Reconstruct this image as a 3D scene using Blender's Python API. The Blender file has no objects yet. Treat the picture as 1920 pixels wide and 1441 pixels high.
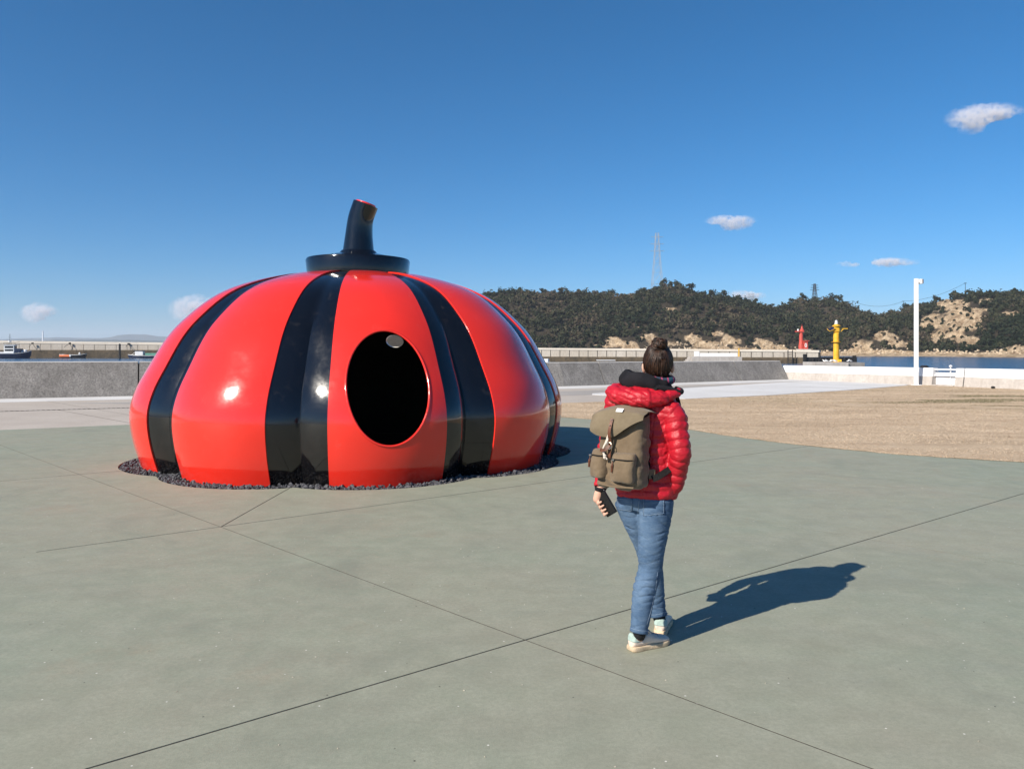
import bpy, bmesh, math, random
import numpy as np
from mathutils import Vector, Matrix

random.seed(7); rng = np.random.default_rng(7)
SC = bpy.context.scene
COL = SC.collection

# ------------------------------------------------------------------ camera
CAMH, F, HY = 1.62, 1440.0, 656.0
cam = bpy.data.cameras.new('camera'); cam_ob = bpy.data.objects.new('camera', cam); COL.objects.link(cam_ob)
cam_ob.location = (0, 0, CAMH); cam_ob.rotation_euler = (math.radians(90), 0, 0)
cam.sensor_width = 36; cam.lens = 36 * F / 1920
cam.shift_y = (HY - 720.5) / 1920
cam.clip_start = 0.05; cam.clip_end = 60000
SC.camera = cam_ob

# ------------------------------------------------------------------ sky, sun, exposure
SUN_EL, SUN_AZ = math.radians(35.2), math.radians(229.5)       # azimuth clockwise from +Y
W = bpy.data.worlds.new('World'); SC.world = W; W.use_nodes = True
wn = W.node_tree; wn.nodes.clear()
wo = wn.nodes.new('ShaderNodeOutputWorld'); wb = wn.nodes.new('ShaderNodeBackground'); ws = wn.nodes.new('ShaderNodeTexSky')
ws.sky_type = 'NISHITA'; ws.sun_disc = False; ws.sun_elevation = SUN_EL; ws.sun_rotation = SUN_AZ
ws.altitude = 0; ws.air_density = 0.8; ws.dust_density = 0.5; ws.ozone_density = 10
wb.inputs['Strength'].default_value = 0.08
wh = wn.nodes.new('ShaderNodeHueSaturation'); wh.inputs['Saturation'].default_value = 1.15; wh.inputs['Hue'].default_value = 0.49
wn.links.new(ws.outputs[0], wh.inputs['Color']); wn.links.new(wh.outputs[0], wb.inputs[0]); wn.links.new(wb.outputs[0], wo.inputs[0])
sun = bpy.data.lights.new('sun', 'SUN'); sun.energy = 4.7; sun.angle = math.radians(0.5); sun.color = (1, 0.92, 0.80)
sun_ob = bpy.data.objects.new('sun', sun); COL.objects.link(sun_ob)
SDIR = Vector((math.sin(SUN_AZ) * math.cos(SUN_EL), math.cos(SUN_AZ) * math.cos(SUN_EL), math.sin(SUN_EL)))
sun_ob.rotation_euler = SDIR.to_track_quat('Z', 'Y').to_euler(); sun_ob.location = (-20, -20, 30)
vs = SC.view_settings
vs.view_transform = 'Standard'; vs.look = 'None'; vs.exposure = 0.65; vs.gamma = 1.0; vs.use_curve_mapping = False
SC.cycles.use_denoising = True
SC.cycles.max_bounces = 6; SC.cycles.volume_bounces = 3; SC.cycles.transparent_max_bounces = 8

# ------------------------------------------------------------------ helpers
def P(px, py, d):                       # a point at depth d seen at photo pixel (px, py)
    return Vector(((px - 960) / F * d, d, CAMH - (py - HY) / F * d))
def G(px, py, z=0.0):                   # the ground point (height z) seen at a photo pixel
    d = (CAMH - z) * F / (py - HY); return ((px - 960) / F * d, d)

def obj(name, me, mat=None, parent=None, loc=None):
    if isinstance(me, bmesh.types.BMesh):
        m = bpy.data.meshes.new(name); me.to_mesh(m); me.free(); me = m
    o = bpy.data.objects.new(name, me); COL.objects.link(o)
    if mat is not None:
        me.materials.clear(); me.materials.append(mat)
    if parent is not None: o.parent = parent
    if loc is not None: o.location = loc
    return o
def empty(name, loc=(0, 0, 0), rz=0.0):
    o = bpy.data.objects.new(name, None); COL.objects.link(o); o.location = loc; o.rotation_euler = (0, 0, rz)
    o.empty_display_size = 0.1
    return o
def tag(o, label, cat, group=None, kind=None):
    o['label'] = label; o['category'] = cat
    if group: o['group'] = group
    if kind: o['kind'] = kind
    return o
def struct(o): o['kind'] = 'structure'; return o
def smooth(o, on=True):
    o.data.polygons.foreach_set('use_smooth', [on] * len(o.data.polygons)); return o
def copy_tree(o, parent=None):
    c = o.copy(); COL.objects.link(c); c.parent = parent
    for ch in list(o.children): copy_tree(ch, c)
    return c

def box(bm, c, s, rz=0.0, bev=0.0):
    r = bmesh.ops.create_cube(bm, size=1.0)
    vs_ = r['verts']
    bmesh.ops.scale(bm, vec=s, verts=vs_)
    if bev > 0:
        es = list({e for v in vs_ for e in v.link_edges})
        rb = bmesh.ops.bevel(bm, geom=es, offset=bev, segments=2, affect='EDGES', profile=0.5)
        vs_ = list({v for f in rb['faces'] for v in f.verts} | {v for v in vs_ if v.is_valid})
    if rz: bmesh.ops.rotate(bm, cent=(0, 0, 0), matrix=Matrix.Rotation(rz, 3, 'Z'), verts=vs_)
    bmesh.ops.translate(bm, vec=c, verts=vs_)
    return vs_
def boxm(c, s, rz=0.0, bev=0.0):
    bm = bmesh.new(); box(bm, c, s, rz, bev); return bm
def frame_of(t, ref=Vector((0, 0, 1))):
    t = t.normalized()
    if abs(t.dot(ref)) > 0.98: ref = Vector((0, 1, 0))
    a = ref.cross(t).normalized(); b = t.cross(a).normalized()
    return a, b
def crom(pts, n):
    """Catmull-Rom through tuples of any length, n steps per span"""
    A = [np.array(p, float) for p in pts]; A = [2 * A[0] - A[1]] + A + [2 * A[-1] - A[-2]]
    out = []
    for i in range(1, len(A) - 2):
        for k in range(n):
            t = k / n
            out.append(0.5 * ((2 * A[i]) + (-A[i-1] + A[i+1]) * t + (2*A[i-1] - 5*A[i] + 4*A[i+1] - A[i+2]) * t*t + (-A[i-1] + 3*A[i] - 3*A[i+1] + A[i+2]) * t**3))
    out.append(A[-2]); return out
def rings_to_mesh(bm, rings, cap=True, closed=False):
    vr = [[bm.verts.new(p) for p in r] for r in rings]
    n = len(vr[0])
    m = len(vr)
    for i in range(m if closed else m - 1):
        a, b = vr[i], vr[(i + 1) % m]
        for k in range(n):
            bm.faces.new((a[k], a[(k+1) % n], b[(k+1) % n], b[k]))
    if cap and not closed:
        bm.faces.new(list(reversed(vr[0]))); bm.faces.new(vr[-1])
    return vr
def tube(bm, pts, rad, n=12, steps=1, cap=True, ref=Vector((0, 0, 1)), round_ends=False, flat=1.0):
    """tube through pts (Vectors) with radius list or number"""
    if not hasattr(rad, '__len__'): rad = [rad] * len(pts)
    q = [(p[0], p[1], p[2], r) for p, r in zip(pts, rad)]
    q = crom(q, steps) if steps > 1 else [np.array(x, float) for x in q]
    C = [Vector(x[:3]) for x in q]; Rr = [max(float(x[3]), 1e-4) for x in q]
    if round_ends:
        t0 = (C[0] - C[1]).normalized(); t1 = (C[-1] - C[-2]).normalized()
        a0, a1 = C[0].copy(), C[-1].copy(); r0, r1 = Rr[0], Rr[-1]
        pre = [(a0 + t0 * r0 * math.sin(an), r0 * math.cos(an)) for an in (1.35, 0.9, 0.45)]
        post = [(a1 + t1 * r1 * math.sin(an), r1 * math.cos(an)) for an in (0.45, 0.9, 1.35)]
        C = [x[0] for x in pre] + C + [x[0] for x in post]; Rr = [x[1] for x in pre] + Rr + [x[1] for x in post]
    rings = []
    for i in range(len(C)):
        t = C[min(i+1, len(C)-1)] - C[max(i-1, 0)]
        a, b = frame_of(t, ref)
        rings.append([C[i] + (a * math.cos(2*math.pi*k/n) + b * flat * math.sin(2*math.pi*k/n)) * Rr[i] for k in range(n)])
    rings_to_mesh(bm, rings, cap)
def tubem(*a, **k):
    bm = bmesh.new(); tube(bm, *a, **k); return bm
def lathe(bm, prof, c=(0, 0, 0), n=24, cap=True):
    c = Vector(c)
    rings_to_mesh(bm, [[c + Vector((r*math.cos(2*math.pi*k/n), r*math.sin(2*math.pi*k/n), z)) for k in range(n)] for r, z in prof], cap)
def lathem(*a, **k):
    bm = bmesh.new(); lathe(bm, *a, **k); return bm
def prism(bm, poly, z0, z1):
    """vertical prism over a simple polygon (x, y) list, counter-clockwise or not"""
    lo = [bm.verts.new((x, y, z0)) for x, y in poly]; hi = [bm.verts.new((x, y, z1)) for x, y in poly]
    n = len(poly)
    for k in range(n): bm.faces.new((lo[k], lo[(k+1) % n], hi[(k+1) % n], hi[k]))
    f1 = bm.faces.new(list(reversed(lo))); f2 = bm.faces.new(hi)
    bmesh.ops.triangulate(bm, faces=[f1, f2])
    bmesh.ops.recalc_face_normals(bm, faces=bm.faces[:])
def prismm(poly, z0, z1):
    bm = bmesh.new(); prism(bm, poly, z0, z1); return bm
def pydata(name, v, f):
    m = bpy.data.meshes.new(name); m.from_pydata([tuple(x) for x in v], [], f); m.update(); return m
def quads_mesh(name, V, nper):
    """V: (N*nper, 3) array, faces of nper consecutive vertices"""
    V = np.ascontiguousarray(V, dtype=np.float32); N = len(V) // nper
    m = bpy.data.meshes.new(name); m.vertices.add(len(V)); m.vertices.foreach_set('co', V.ravel())
    m.loops.add(len(V)); m.loops.foreach_set('vertex_index', np.arange(len(V), dtype=np.int32))
    m.polygons.add(N); m.polygons.foreach_set('loop_start', np.arange(0, len(V), nper, dtype=np.int32))
    m.polygons.foreach_set('loop_total', np.full(N, nper, dtype=np.int32))
    m.update(calc_edges=True); return m
def attr(m, name, vals):
    a = m.attributes.new(name, 'FLOAT', 'POINT'); a.data.foreach_set('value', np.asarray(vals, np.float32)); return a
def co(m):
    a = np.empty(len(m.vertices) * 3, np.float32); m.vertices.foreach_get('co', a); return a.reshape(-1, 3).astype(float)
def setco(m, a):
    m.vertices.foreach_set('co', np.ascontiguousarray(a, np.float32).ravel()); m.update()
def normals(m):
    a = np.empty(len(m.vertices) * 3, np.float32); m.vertex_normals.foreach_get('vector', a); return a.reshape(-1, 3).astype(float)
def remesh(bm, voxel, it=6, fac=0.5):
    me = bpy.data.meshes.new('tmp'); bmesh.ops.recalc_face_normals(bm, faces=bm.faces[:]); bm.to_mesh(me); bm.free()
    o = bpy.data.objects.new('tmp', me); COL.objects.link(o)
    r = o.modifiers.new('r', 'REMESH'); r.mode = 'VOXEL'; r.voxel_size = voxel; r.use_smooth_shade = True
    if it:
        s = o.modifiers.new('s', 'SMOOTH'); s.factor = fac; s.iterations = it
    dg = bpy.context.evaluated_depsgraph_get()
    out = bpy.data.meshes.new_from_object(o.evaluated_get(dg))
    bpy.data.objects.remove(o); bpy.data.meshes.remove(me); return out
def boolean(o, cutters, op='DIFFERENCE'):
    for c in cutters:
        b = o.modifiers.new('b', 'BOOLEAN'); b.operation = op; b.object = c; b.solver = 'EXACT'
    dg = bpy.context.evaluated_depsgraph_get()
    out = bpy.data.meshes.new_from_object(o.evaluated_get(dg)); o.modifiers.clear()
    old = o.data; o.data = out; bpy.data.meshes.remove(old)
def vnoise(p, seed=0):
    """value noise in [-1, 1], p (N,3)"""
    p = np.asarray(p, float); i = np.floor(p).astype(np.int64); f = p - i; f = f*f*(3-2*f)
    def h(x, y, z):
        n = (x * 374761393 + y * 668265263 + z * 2147483647 + seed * 974634777) & 0xffffffff
        n = ((n ^ (n >> 13)) * 1274126177) & 0xffffffff
        n = (n ^ (n >> 16)) & 0xffff
        return n / 32767.5 - 1
    r = 0
    for a in (0, 1):
        for b in (0, 1):
            for c in (0, 1):
                w = (f[:, 0] if a else 1-f[:, 0]) * (f[:, 1] if b else 1-f[:, 1]) * (f[:, 2] if c else 1-f[:, 2])
                r = r + w * h(i[:, 0]+a, i[:, 1]+b, i[:, 2]+c)
    return r
def fbm(p, oct_=4, seed=0):
    r = 0; a = 0.5
    for k in range(oct_):
        r = r + a * vnoise(np.asarray(p) * 2**k, seed + k); a *= 0.5
    return r
def sm(a, b, x):
    t = np.clip((np.asarray(x, float) - a) / (b - a), 0, 1); return t*t*(3-2*t)

# ------------------------------------------------------------------ materials
class NB:
    def __init__(s, name):
        s.m = bpy.data.materials.new(name); s.m.use_nodes = True; s.t = s.m.node_tree; s.t.nodes.clear()
        s.out = s.t.nodes.new('ShaderNodeOutputMaterial'); s.b = s.t.nodes.new('ShaderNodeBsdfPrincipled')
        s.t.links.new(s.b.outputs[0], s.out.inputs[0])
        tc = s.t.nodes.new('ShaderNodeTexCoord'); s.vec = tc.outputs['Object']
    def put(s, inp, v):
        if isinstance(v, bpy.types.NodeSocket): s.t.links.new(v, inp)
        elif isinstance(v, (tuple, list)) and len(v) == 3 and inp.type == 'RGBA': inp.default_value = (*v, 1)
        else: inp.default_value = v
    def mapv(s, scale=(1, 1, 1), rot=(0, 0, 0), vec=None):
        n = s.t.nodes.new('ShaderNodeMapping'); s.t.links.new(vec or s.vec, n.inputs[0])
        n.inputs['Scale'].default_value = scale; n.inputs['Rotation'].default_value = rot; return n.outputs[0]
    def noise(s, scale, detail=4, rough=0.55, vec=None, dist=0.0):
        n = s.t.nodes.new('ShaderNodeTexNoise'); s.t.links.new(vec or s.vec, n.inputs['Vector'])
        n.inputs['Scale'].default_value = scale; n.inputs['Detail'].default_value = detail
        n.inputs['Roughness'].default_value = rough; n.inputs['Distortion'].default_value = dist; return n.outputs[0]
    def voro(s, scale, vec=None, feature='F1'):
        n = s.t.nodes.new('ShaderNodeTexVoronoi'); s.t.links.new(vec or s.vec, n.inputs['Vector']); n.feature = feature
        n.inputs['Scale'].default_value = scale; return n.outputs[0]
    def wave(s, scale, vec=None, dist=0, detail=2, direction='X'):
        n = s.t.nodes.new('ShaderNodeTexWave'); s.t.links.new(vec or s.vec, n.inputs['Vector']); n.bands_direction = direction
        n.inputs['Scale'].default_value = scale; n.inputs['Distortion'].default_value = dist; n.inputs['Detail'].default_value = detail; return n.outputs[1]
    def ramp(s, fac, a, b, lo=0.0, hi=1.0):
        n = s.t.nodes.new('ShaderNodeMapRange'); s.t.links.new(fac, n.inputs[0]); n.clamp = True
        n.inputs[1].default_value = a; n.inputs[2].default_value = b; n.inputs[3].default_value = lo; n.inputs[4].default_value = hi; return n.outputs[0]
    def mix(s, fac, a, b, mode='MIX'):
        n = s.t.nodes.new('ShaderNodeMix'); n.data_type = 'RGBA'; n.blend_type = mode
        s.put(n.inputs[0], fac); s.put(n.inputs[6], a); s.put(n.inputs[7], b); return n.outputs[2]
    def math(s, op, a, b=0.0):
        n = s.t.nodes.new('ShaderNodeMath'); n.operation = op; s.put(n.inputs[0], a); s.put(n.inputs[1], b); return n.outputs[0]
    def attr(s, name):
        n = s.t.nodes.new('ShaderNodeAttribute'); n.attribute_name = name; return n.outputs['Fac']
    def sep(s, vec=None):
        n = s.t.nodes.new('ShaderNodeSeparateXYZ'); s.t.links.new(vec or s.vec, n.inputs[0]); return n.outputs
    def bump(s, h, strength=0.3, dist=0.01):
        n = s.t.nodes.new('ShaderNodeBump'); s.put(n.inputs['Height'], h); n.inputs['Strength'].default_value = strength
        n.inputs['Distance'].default_value = dist; s.t.links.new(n.outputs[0], s.b.inputs['Normal'])
    def set(s, color=None, rough=None, spec=None, metal=None, coat=None, coat_r=None, sheen=None):
        for k, v in (('Base Color', color), ('Roughness', rough), ('Specular IOR Level', spec), ('Metallic', metal),
                     ('Coat Weight', coat), ('Coat Roughness', coat_r), ('Sheen Weight', sheen)):
            if v is not None: s.put(s.b.inputs[k], v)
        return s.m
def plain(name, c, rough=0.6, var=0.12, scale=6.0, bump=0.0, bscale=40.0, spec=0.4, metal=0.0, coat=0.0, bdist=0.01):
    """a painted or bare surface with some tonal unevenness and fine relief"""
    n = NB(name); c2 = tuple(max(0, x * (1 - 2*var)) for x in c); c3 = tuple(min(0.95, x * (1 + var)) for x in c)
    col = n.mix(n.ramp(n.noise(scale, 5, 0.6), 0.3, 0.7), c2, c3)
    if bump: n.bump(n.noise(bscale, 4, 0.6), bump, bdist)
    return n.set(col, rough, spec, metal, coat)
M = {}
# ------------------------------------------------------------------ surface materials
def m_plaza():
    n = NB('green tinted concrete')
    big = n.ramp(n.noise(0.35, 4, 0.6), 0.36, 0.64); mid = n.ramp(n.noise(1.3, 6, 0.7), 0.35, 0.68)
    c = n.mix(big, (0.265, 0.295, 0.225), (0.325, 0.302, 0.232))
    c = n.mix(n.math('MULTIPLY', mid, 0.55), c, (0.302, 0.325, 0.242))
    streak = n.ramp(n.noise(2.2, 5, 0.7, n.mapv((0.5, 2.0, 1), (0, 0, 0.9))), 0.42, 0.75)
    c = n.mix(n.math('MULTIPLY', streak, 0.42), c, (0.25, 0.24, 0.185))
    st = n.ramp(n.noise(0.8, 6, 0.65, None, 0.6), 0.60, 0.72)
    c = n.mix(n.math('MULTIPLY', st, 0.35), c, (0.235, 0.22, 0.165))
    bl = n.ramp(n.noise(4.5, 6, 0.72), 0.42, 0.62); c = n.mix(n.math('MULTIPLY', bl, 0.34), c, (0.40, 0.40, 0.315))
    dk = n.ramp(n.noise(0.55, 7, 0.72, None, 1.2), 0.52, 0.70); c = n.mix(n.math('MULTIPLY', dk, 0.62), c, (0.22, 0.235, 0.185))
    rs = n.ramp(n.noise(0.9, 5, 0.7, n.mapv((1, 1, 1), (0, 0, 2.0))), 0.60, 0.74); c = n.mix(n.math('MULTIPLY', rs, 0.5), c, (0.33, 0.265, 0.19))
    gr2 = n.noise(42, 4, 0.8); c = n.mix(n.math('MULTIPLY', n.ramp(gr2, 0.40, 0.62), 0.30), c, (0.17, 0.175, 0.135))
    fine = n.noise(160, 3, 0.7)
    c = n.mix(n.ramp(fine, 0.3, 0.75), n.mix(0.25, c, (0.08, 0.09, 0.07)), c)
    speck = n.voro(9); c = n.mix(n.ramp(speck, 0.05, 0.03), c, (0.62, 0.60, 0.54))
    sp2 = n.voro(7, n.mapv((1, 1, 1), (0, 0, 1.1))); c = n.mix(n.ramp(sp2, 0.04, 0.025), c, (0.06, 0.055, 0.045))
    n.bump(n.math('ADD', fine, n.noise(9, 4, 0.6)), 0.22, 0.006)
    return n.set(c, n.ramp(n.noise(3, 4), 0.3, 0.7, 0.62, 0.8), 0.3)
M['plaza'] = m_plaza()
def m_conc(name, a, b, dark=(0.09, 0.085, 0.08), vs_=0.0, grain=0.4, gs=30, sc=1.2, bump=0.4):
    n = NB(name); c = n.mix(n.ramp(n.noise(sc, 6, 0.65), 0.32, 0.68), a, b)
    if vs_: c = n.mix(n.math('MULTIPLY', n.ramp(n.noise(2.0, 5, 0.7, n.mapv((2.4, 2.4, 0.35))), 0.45, 0.75), vs_), c, dark)
    g = n.noise(gs, 4, 0.75); c = n.mix(n.math('MULTIPLY', n.ramp(g, 0.42, 0.66), grain), c, dark)
    n.bump(g, bump, 0.012); return n.set(c, 0.85, 0.25)
M['pavement'] = m_conc('pale beige pavement', (0.40, 0.35, 0.305), (0.47, 0.42, 0.37), (0.24, 0.21, 0.18), 0, 0.4, 22, 0.6, 0.15)
M['road'] = m_conc('grey road concrete', (0.30, 0.28, 0.26), (0.40, 0.37, 0.34), (0.2, 0.18, 0.17), 0, 0.35, 14, 0.5, 0.15)
M['white_concrete'] = m_conc('new white concrete', (0.52, 0.505, 0.49), (0.64, 0.63, 0.62), (0.4, 0.38, 0.36), 0, 0.25, 14, 0.4, 0.1)
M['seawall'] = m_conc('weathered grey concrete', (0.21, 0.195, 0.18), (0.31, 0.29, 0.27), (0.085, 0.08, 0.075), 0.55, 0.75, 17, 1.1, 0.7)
M['seawall_lit_top'] = m_conc('lit top pale concrete', (0.48, 0.46, 0.43), (0.58, 0.56, 0.53), (0.3, 0.28, 0.27), 0, 0.3, 20)  # light on the wall's top face put into the colour, paler than the panels
M['pale_wall'] = m_conc('pale bare concrete', (0.38, 0.34, 0.305), (0.50, 0.465, 0.43), (0.24, 0.21, 0.185), 0.5, 0.35, 11, 0.9)
M['white_wall'] = m_conc('white painted concrete', (0.68, 0.67, 0.66), (0.76, 0.76, 0.75), (0.55, 0.53, 0.5), 0.12, 0.1, 9, 0.7, 0.1)
M['quay'] = m_conc('quay concrete', (0.22, 0.2, 0.18), (0.3, 0.28, 0.26), (0.1, 0.1, 0.09), 0.4, 0.4, 8)
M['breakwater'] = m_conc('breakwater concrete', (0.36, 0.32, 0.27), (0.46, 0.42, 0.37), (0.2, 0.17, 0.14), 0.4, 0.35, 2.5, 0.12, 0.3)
M['breakwater_top'] = m_conc('sunlit breakwater coping', (0.5, 0.45, 0.38), (0.58, 0.53, 0.46), (0.3, 0.26, 0.22), 0.1, 0.2, 2.5, 0.12, 0.3)  # sunlight painted in: paler copy of the breakwater concrete
M['wet_concrete'] = m_conc('wet weedy concrete', (0.05, 0.04, 0.026), (0.13, 0.095, 0.06), (0.02, 0.02, 0.016), 0.3, 0.6, 1.2, 0.25, 0.8)
M['joint'] = m_conc('dirt filled joint', (0.035, 0.03, 0.024), (0.09, 0.075, 0.06), (0.02, 0.018, 0.015), 0, 0.6, 60, 6)
M['joint_sand'] = m_conc('sand filled joint', (0.04, 0.034, 0.028), (0.16, 0.14, 0.11), (0.02, 0.018, 0.015), 0, 0.7, 9, 2.2)
M['soil'] = m_conc('dark soil', (0.04, 0.036, 0.032), (0.07, 0.062, 0.055), (0.02, 0.02, 0.02), 0, 0.5, 30)
def m_lawn():
    n = NB('dry winter turf'); c = n.mix(n.ramp(n.noise(1.1, 6, 0.7, n.mapv((0.6, 1.6, 1), (0, 0, 0.35))), 0.3, 0.7), (0.41, 0.305, 0.21), (0.60, 0.47, 0.335))
    p = n.ramp(n.noise(0.33, 5, 0.6, n.mapv((0.5, 1.5, 1), (0, 0, 0.3))), 0.55, 0.7); c = n.mix(n.math('MULTIPLY', p, 0.55), c, (0.33, 0.25, 0.17))
    a = n.attr('green'); c = n.mix(a, c, (0.075, 0.085, 0.03))
    g = n.noise(60, 4, 0.8); c = n.mix(n.math('MULTIPLY', n.ramp(g, 0.45, 0.62), 0.55), c, (0.26, 0.19, 0.115)); n.bump(g, 0.6, 0.025)
    return n.set(c, 0.95, 0.1)
M['lawn'] = m_lawn()
def m_water():
    n = NB('harbour water'); v = n.mapv((1, 1, 1), (0, 0, 0.4))
    h = n.math('ADD', n.noise(1.1, 4, 0.6, n.mapv((0.6, 1.4, 1), (0, 0, 0.5))), n.math('MULTIPLY', n.noise(0.16, 3, 0.5, v), 1.6))
    n.bump(h, 0.55, 0.35)
    return n.set(n.mix(n.ramp(n.noise(0.02, 3), 0.35, 0.7), (0.006, 0.042, 0.095), (0.010, 0.058, 0.12)), 0.16, 0.45)
M['water'] = m_water()
def m_terrain():
    n = NB('hillside soil and sandstone')
    f = n.mix(n.ramp(n.noise(0.08, 5, 0.7), 0.35, 0.7), (0.045, 0.038, 0.026), (0.085, 0.066, 0.046))
    r = n.mix(n.ramp(n.noise(0.30, 7, 0.8), 0.40, 0.60), (0.30, 0.20, 0.115), (0.74, 0.57, 0.38))
    r = n.mix(n.math('MULTIPLY', n.ramp(n.noise(0.9, 5, 0.8), 0.56, 0.66), 0.7), r, (0.13, 0.09, 0.06))
    c = n.mix(n.ramp(n.attr('rock'), 0.4, 0.6), f, r); n.bump(n.noise(0.5, 6, 0.8), 1.0, 2.5)
    return n.set(c, 0.95, 0.1)
M['terrain'] = m_terrain()
def m_leaf(name, a, b, c3):
    n = NB(name); t = n.attr('tint'); c = n.mix(n.ramp(t, 0.0, 0.55), a, b); c = n.mix(n.ramp(t, 0.6, 1.0), c, c3)
    return n.set(c, 0.8, 0.15)
M['forest'] = m_leaf('winter woodland foliage', (0.013, 0.021, 0.010), (0.040, 0.043, 0.021), (0.092, 0.07, 0.047))
M['bark'] = plain('grey bark', (0.11, 0.09, 0.07), 0.9, 0.25, 8, 0.6, 30)
def m_far():
    n = NB('wooded far island'); return n.set(n.mix(n.noise(0.004, 4), (0.03, 0.045, 0.035), (0.06, 0.075, 0.05)), 0.95, 0.05)
M['far'] = m_far()
def m_gloss(name, c, rough=0.07):
    dust = (0.30, 0.24, 0.20)
    n = NB(name); col = n.mix(n.ramp(n.noise(1.5, 5), 0.3, 0.7), tuple(x*0.92 for x in c), c)
    d_ = n.math('MULTIPLY', n.ramp(n.noise(5, 8, 0.75, None, 0.5), 0.58, 0.74), 0.10); col = n.mix(d_, col, dust)
    sc_ = n.ramp(n.noise(26, 4, 0.7, n.mapv((3, 3, 0.3))), 0.68, 0.76); col = n.mix(n.math('MULTIPLY', sc_, 0.10), col, dust)
    n.bump(n.math('ADD', n.math('MULTIPLY', n.noise(3.2, 3, 0.5), 1.0), n.math('MULTIPLY', n.noise(34, 3), 0.06)), 0.06, 0.05)
    return n.set(col, n.ramp(n.noise(2.5, 5, 0.7), 0.35, 0.75, rough, rough + 0.16), 0.5, None, 0.35, 0.06)
M['red_gloss'] = m_gloss('glossy red lacquer', (0.74, 0.028, 0.016), 0.07); M['black_gloss'] = m_gloss('glossy black lacquer', (0.004, 0.004, 0.005), 0.05)
M['black_matt'] = plain('matt black inner face', (0.006, 0.006, 0.006), 0.8, 0.2, 3)
M['gravel'] = plain('dark grey gravel', (0.075, 0.075, 0.085), 0.6, 0.35, 18, 0.5, 60)
M['pole_white'] = plain('white painted steel', (0.74, 0.74, 0.73), 0.4, 0.04, 3)
M['pole_brown'] = plain('brown lamp housing', (0.16, 0.10, 0.08), 0.5, 0.1, 4)
M['lamp_glass'] = plain('frosted lamp lens', (0.72, 0.72, 0.7), 0.3, 0.03, 4)
M['yellow'] = plain('weathered yellow paint', (0.72, 0.40, 0.025), 0.5, 0.12, 1.2, 0.2, 8)
M['beacon_red'] = plain('weathered red paint', (0.52, 0.075, 0.052), 0.5, 0.14, 1.0, 0.2, 8)
M['lens_white'] = plain('white lantern plastic', (0.7, 0.7, 0.7), 0.35, 0.05, 2)
M['solar'] = plain('dark blue solar cells', (0.015, 0.02, 0.05), 0.2, 0.2, 2, 0, 0, 0.6)
M['black_rubber'] = plain('black rubber', (0.012, 0.012, 0.013), 0.7, 0.3, 1.5, 0.4, 6)
M['black_steel'] = plain('dark steel', (0.02, 0.018, 0.018), 0.6, 0.3, 2, 0.3, 8)
M['pylon'] = plain('galvanised steel', (0.34, 0.35, 0.36), 0.5, 0.08, 0.1)
M['white_hull'] = plain('white boat paint', (0.72, 0.72, 0.72), 0.35, 0.06, 0.8)
M['navy_hull'] = plain('navy boat paint', (0.012, 0.022, 0.06), 0.4, 0.2, 0.8)
M['black_hull'] = plain('black boat paint', (0.012, 0.010, 0.010), 0.5, 0.2, 0.8)
M['orange_hull'] = plain('orange boat paint', (0.70, 0.17, 0.05), 0.45, 0.15, 0.8)
M['green_tarp'] = plain('green tarpaulin', (0.08, 0.26, 0.20), 0.6, 0.2, 1.0, 0.4, 4)
M['dark_glass'] = plain('dark cabin glass', (0.008, 0.012, 0.018), 0.12, 0.1, 1)
M['grey_gate'] = plain('pale grey painted gate', (0.66, 0.66, 0.67), 0.45, 0.05, 2)
M['feather'] = plain('white feathers', (0.8, 0.8, 0.79), 0.7, 0.04, 6); M['feather_grey'] = plain('grey feathers', (0.35, 0.36, 0.38), 0.7, 0.1, 6)
M['bill'] = plain('yellow bill', (0.6, 0.35, 0.03), 0.5, 0.05)
# ---------------------------------------------------------------- sea and land
sea = struct(obj('sea', pydata('sea', [(-9800, -9800, -1.6), (9800, -9800, -1.6), (9800, 9800, -1.6), (-9800, 9800, -1.6)], [(0, 1, 2, 3)]), M['water']))

PL_BACK = [(-40, -0.4), (-10.4, 15.55), (-8.1, 16.8), (-4.5, 18.5), (-1.5, 19.25), (0.2, 19.05), (1.5, 18.3), (2.7, 17.1), (3.5, 15.9),
           (4.1, 14.6), (4.75, 13.4), (5.55, 12.4), (6.4, 11.7), (7.4, 11.1), (9.2, 10.4), (14, 9.2), (40, 5)]
PL_BACK = [tuple(x) for x in crom(PL_BACK[1:-1], 4)]; PL_BACK = [(-40, -0.4)] + PL_BACK + [(40, 5)]
PL_FRONT = [(40, -30), (-40, -30)]
LAWN_BACK = [(26.5, 21.5), (21.0, 31.5), (18.72, 35.9), (18.0, 35.0), (14.3, 31.5), (9.5, 27.6), (5.8, 25.4), (1.8, 23.6), (-1.0, 22.4), (-0.9, 20.6)]
W_GREY = [(-40, 15.0), (-17.0, 25.4), (-13.2, 27.1), (2.4, 34.3), (15.3, 42.4)]      # foot of the grey wall
W_WHITE = [(15.3, 42.4), (21.0, 31.5), (26.5, 21.5), (40, -4)]                       # foot of the white wall
i0 = min(range(len(PL_BACK)), key=lambda i: abs(PL_BACK[i][0] - 0.2) + abs(PL_BACK[i][1] - 19.05))
land = [(-60, -40), (60, -40), (60, -10), (41, -2.6), (27.2, 22.2), (22.0, 31.9), (15.9, 43.6), (14.8, 43.7), (1.9, 35.6), (-13.8, 28.5), (-17.6, 26.8), (-60, 7.5)]
struct(obj('ground', prismm(land, -4.0, -0.06), M['soil']))
lawn_poly = PL_BACK[i0:] + [(40, 5.5)] + [(40, -3)][:0] + LAWN_BACK
pave_poly = PL_BACK[:i0 + 1] + [LAWN_BACK[-1], LAWN_BACK[-2]] + LAWN_BACK[::-1][2:-2] + W_GREY[::-1]
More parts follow.
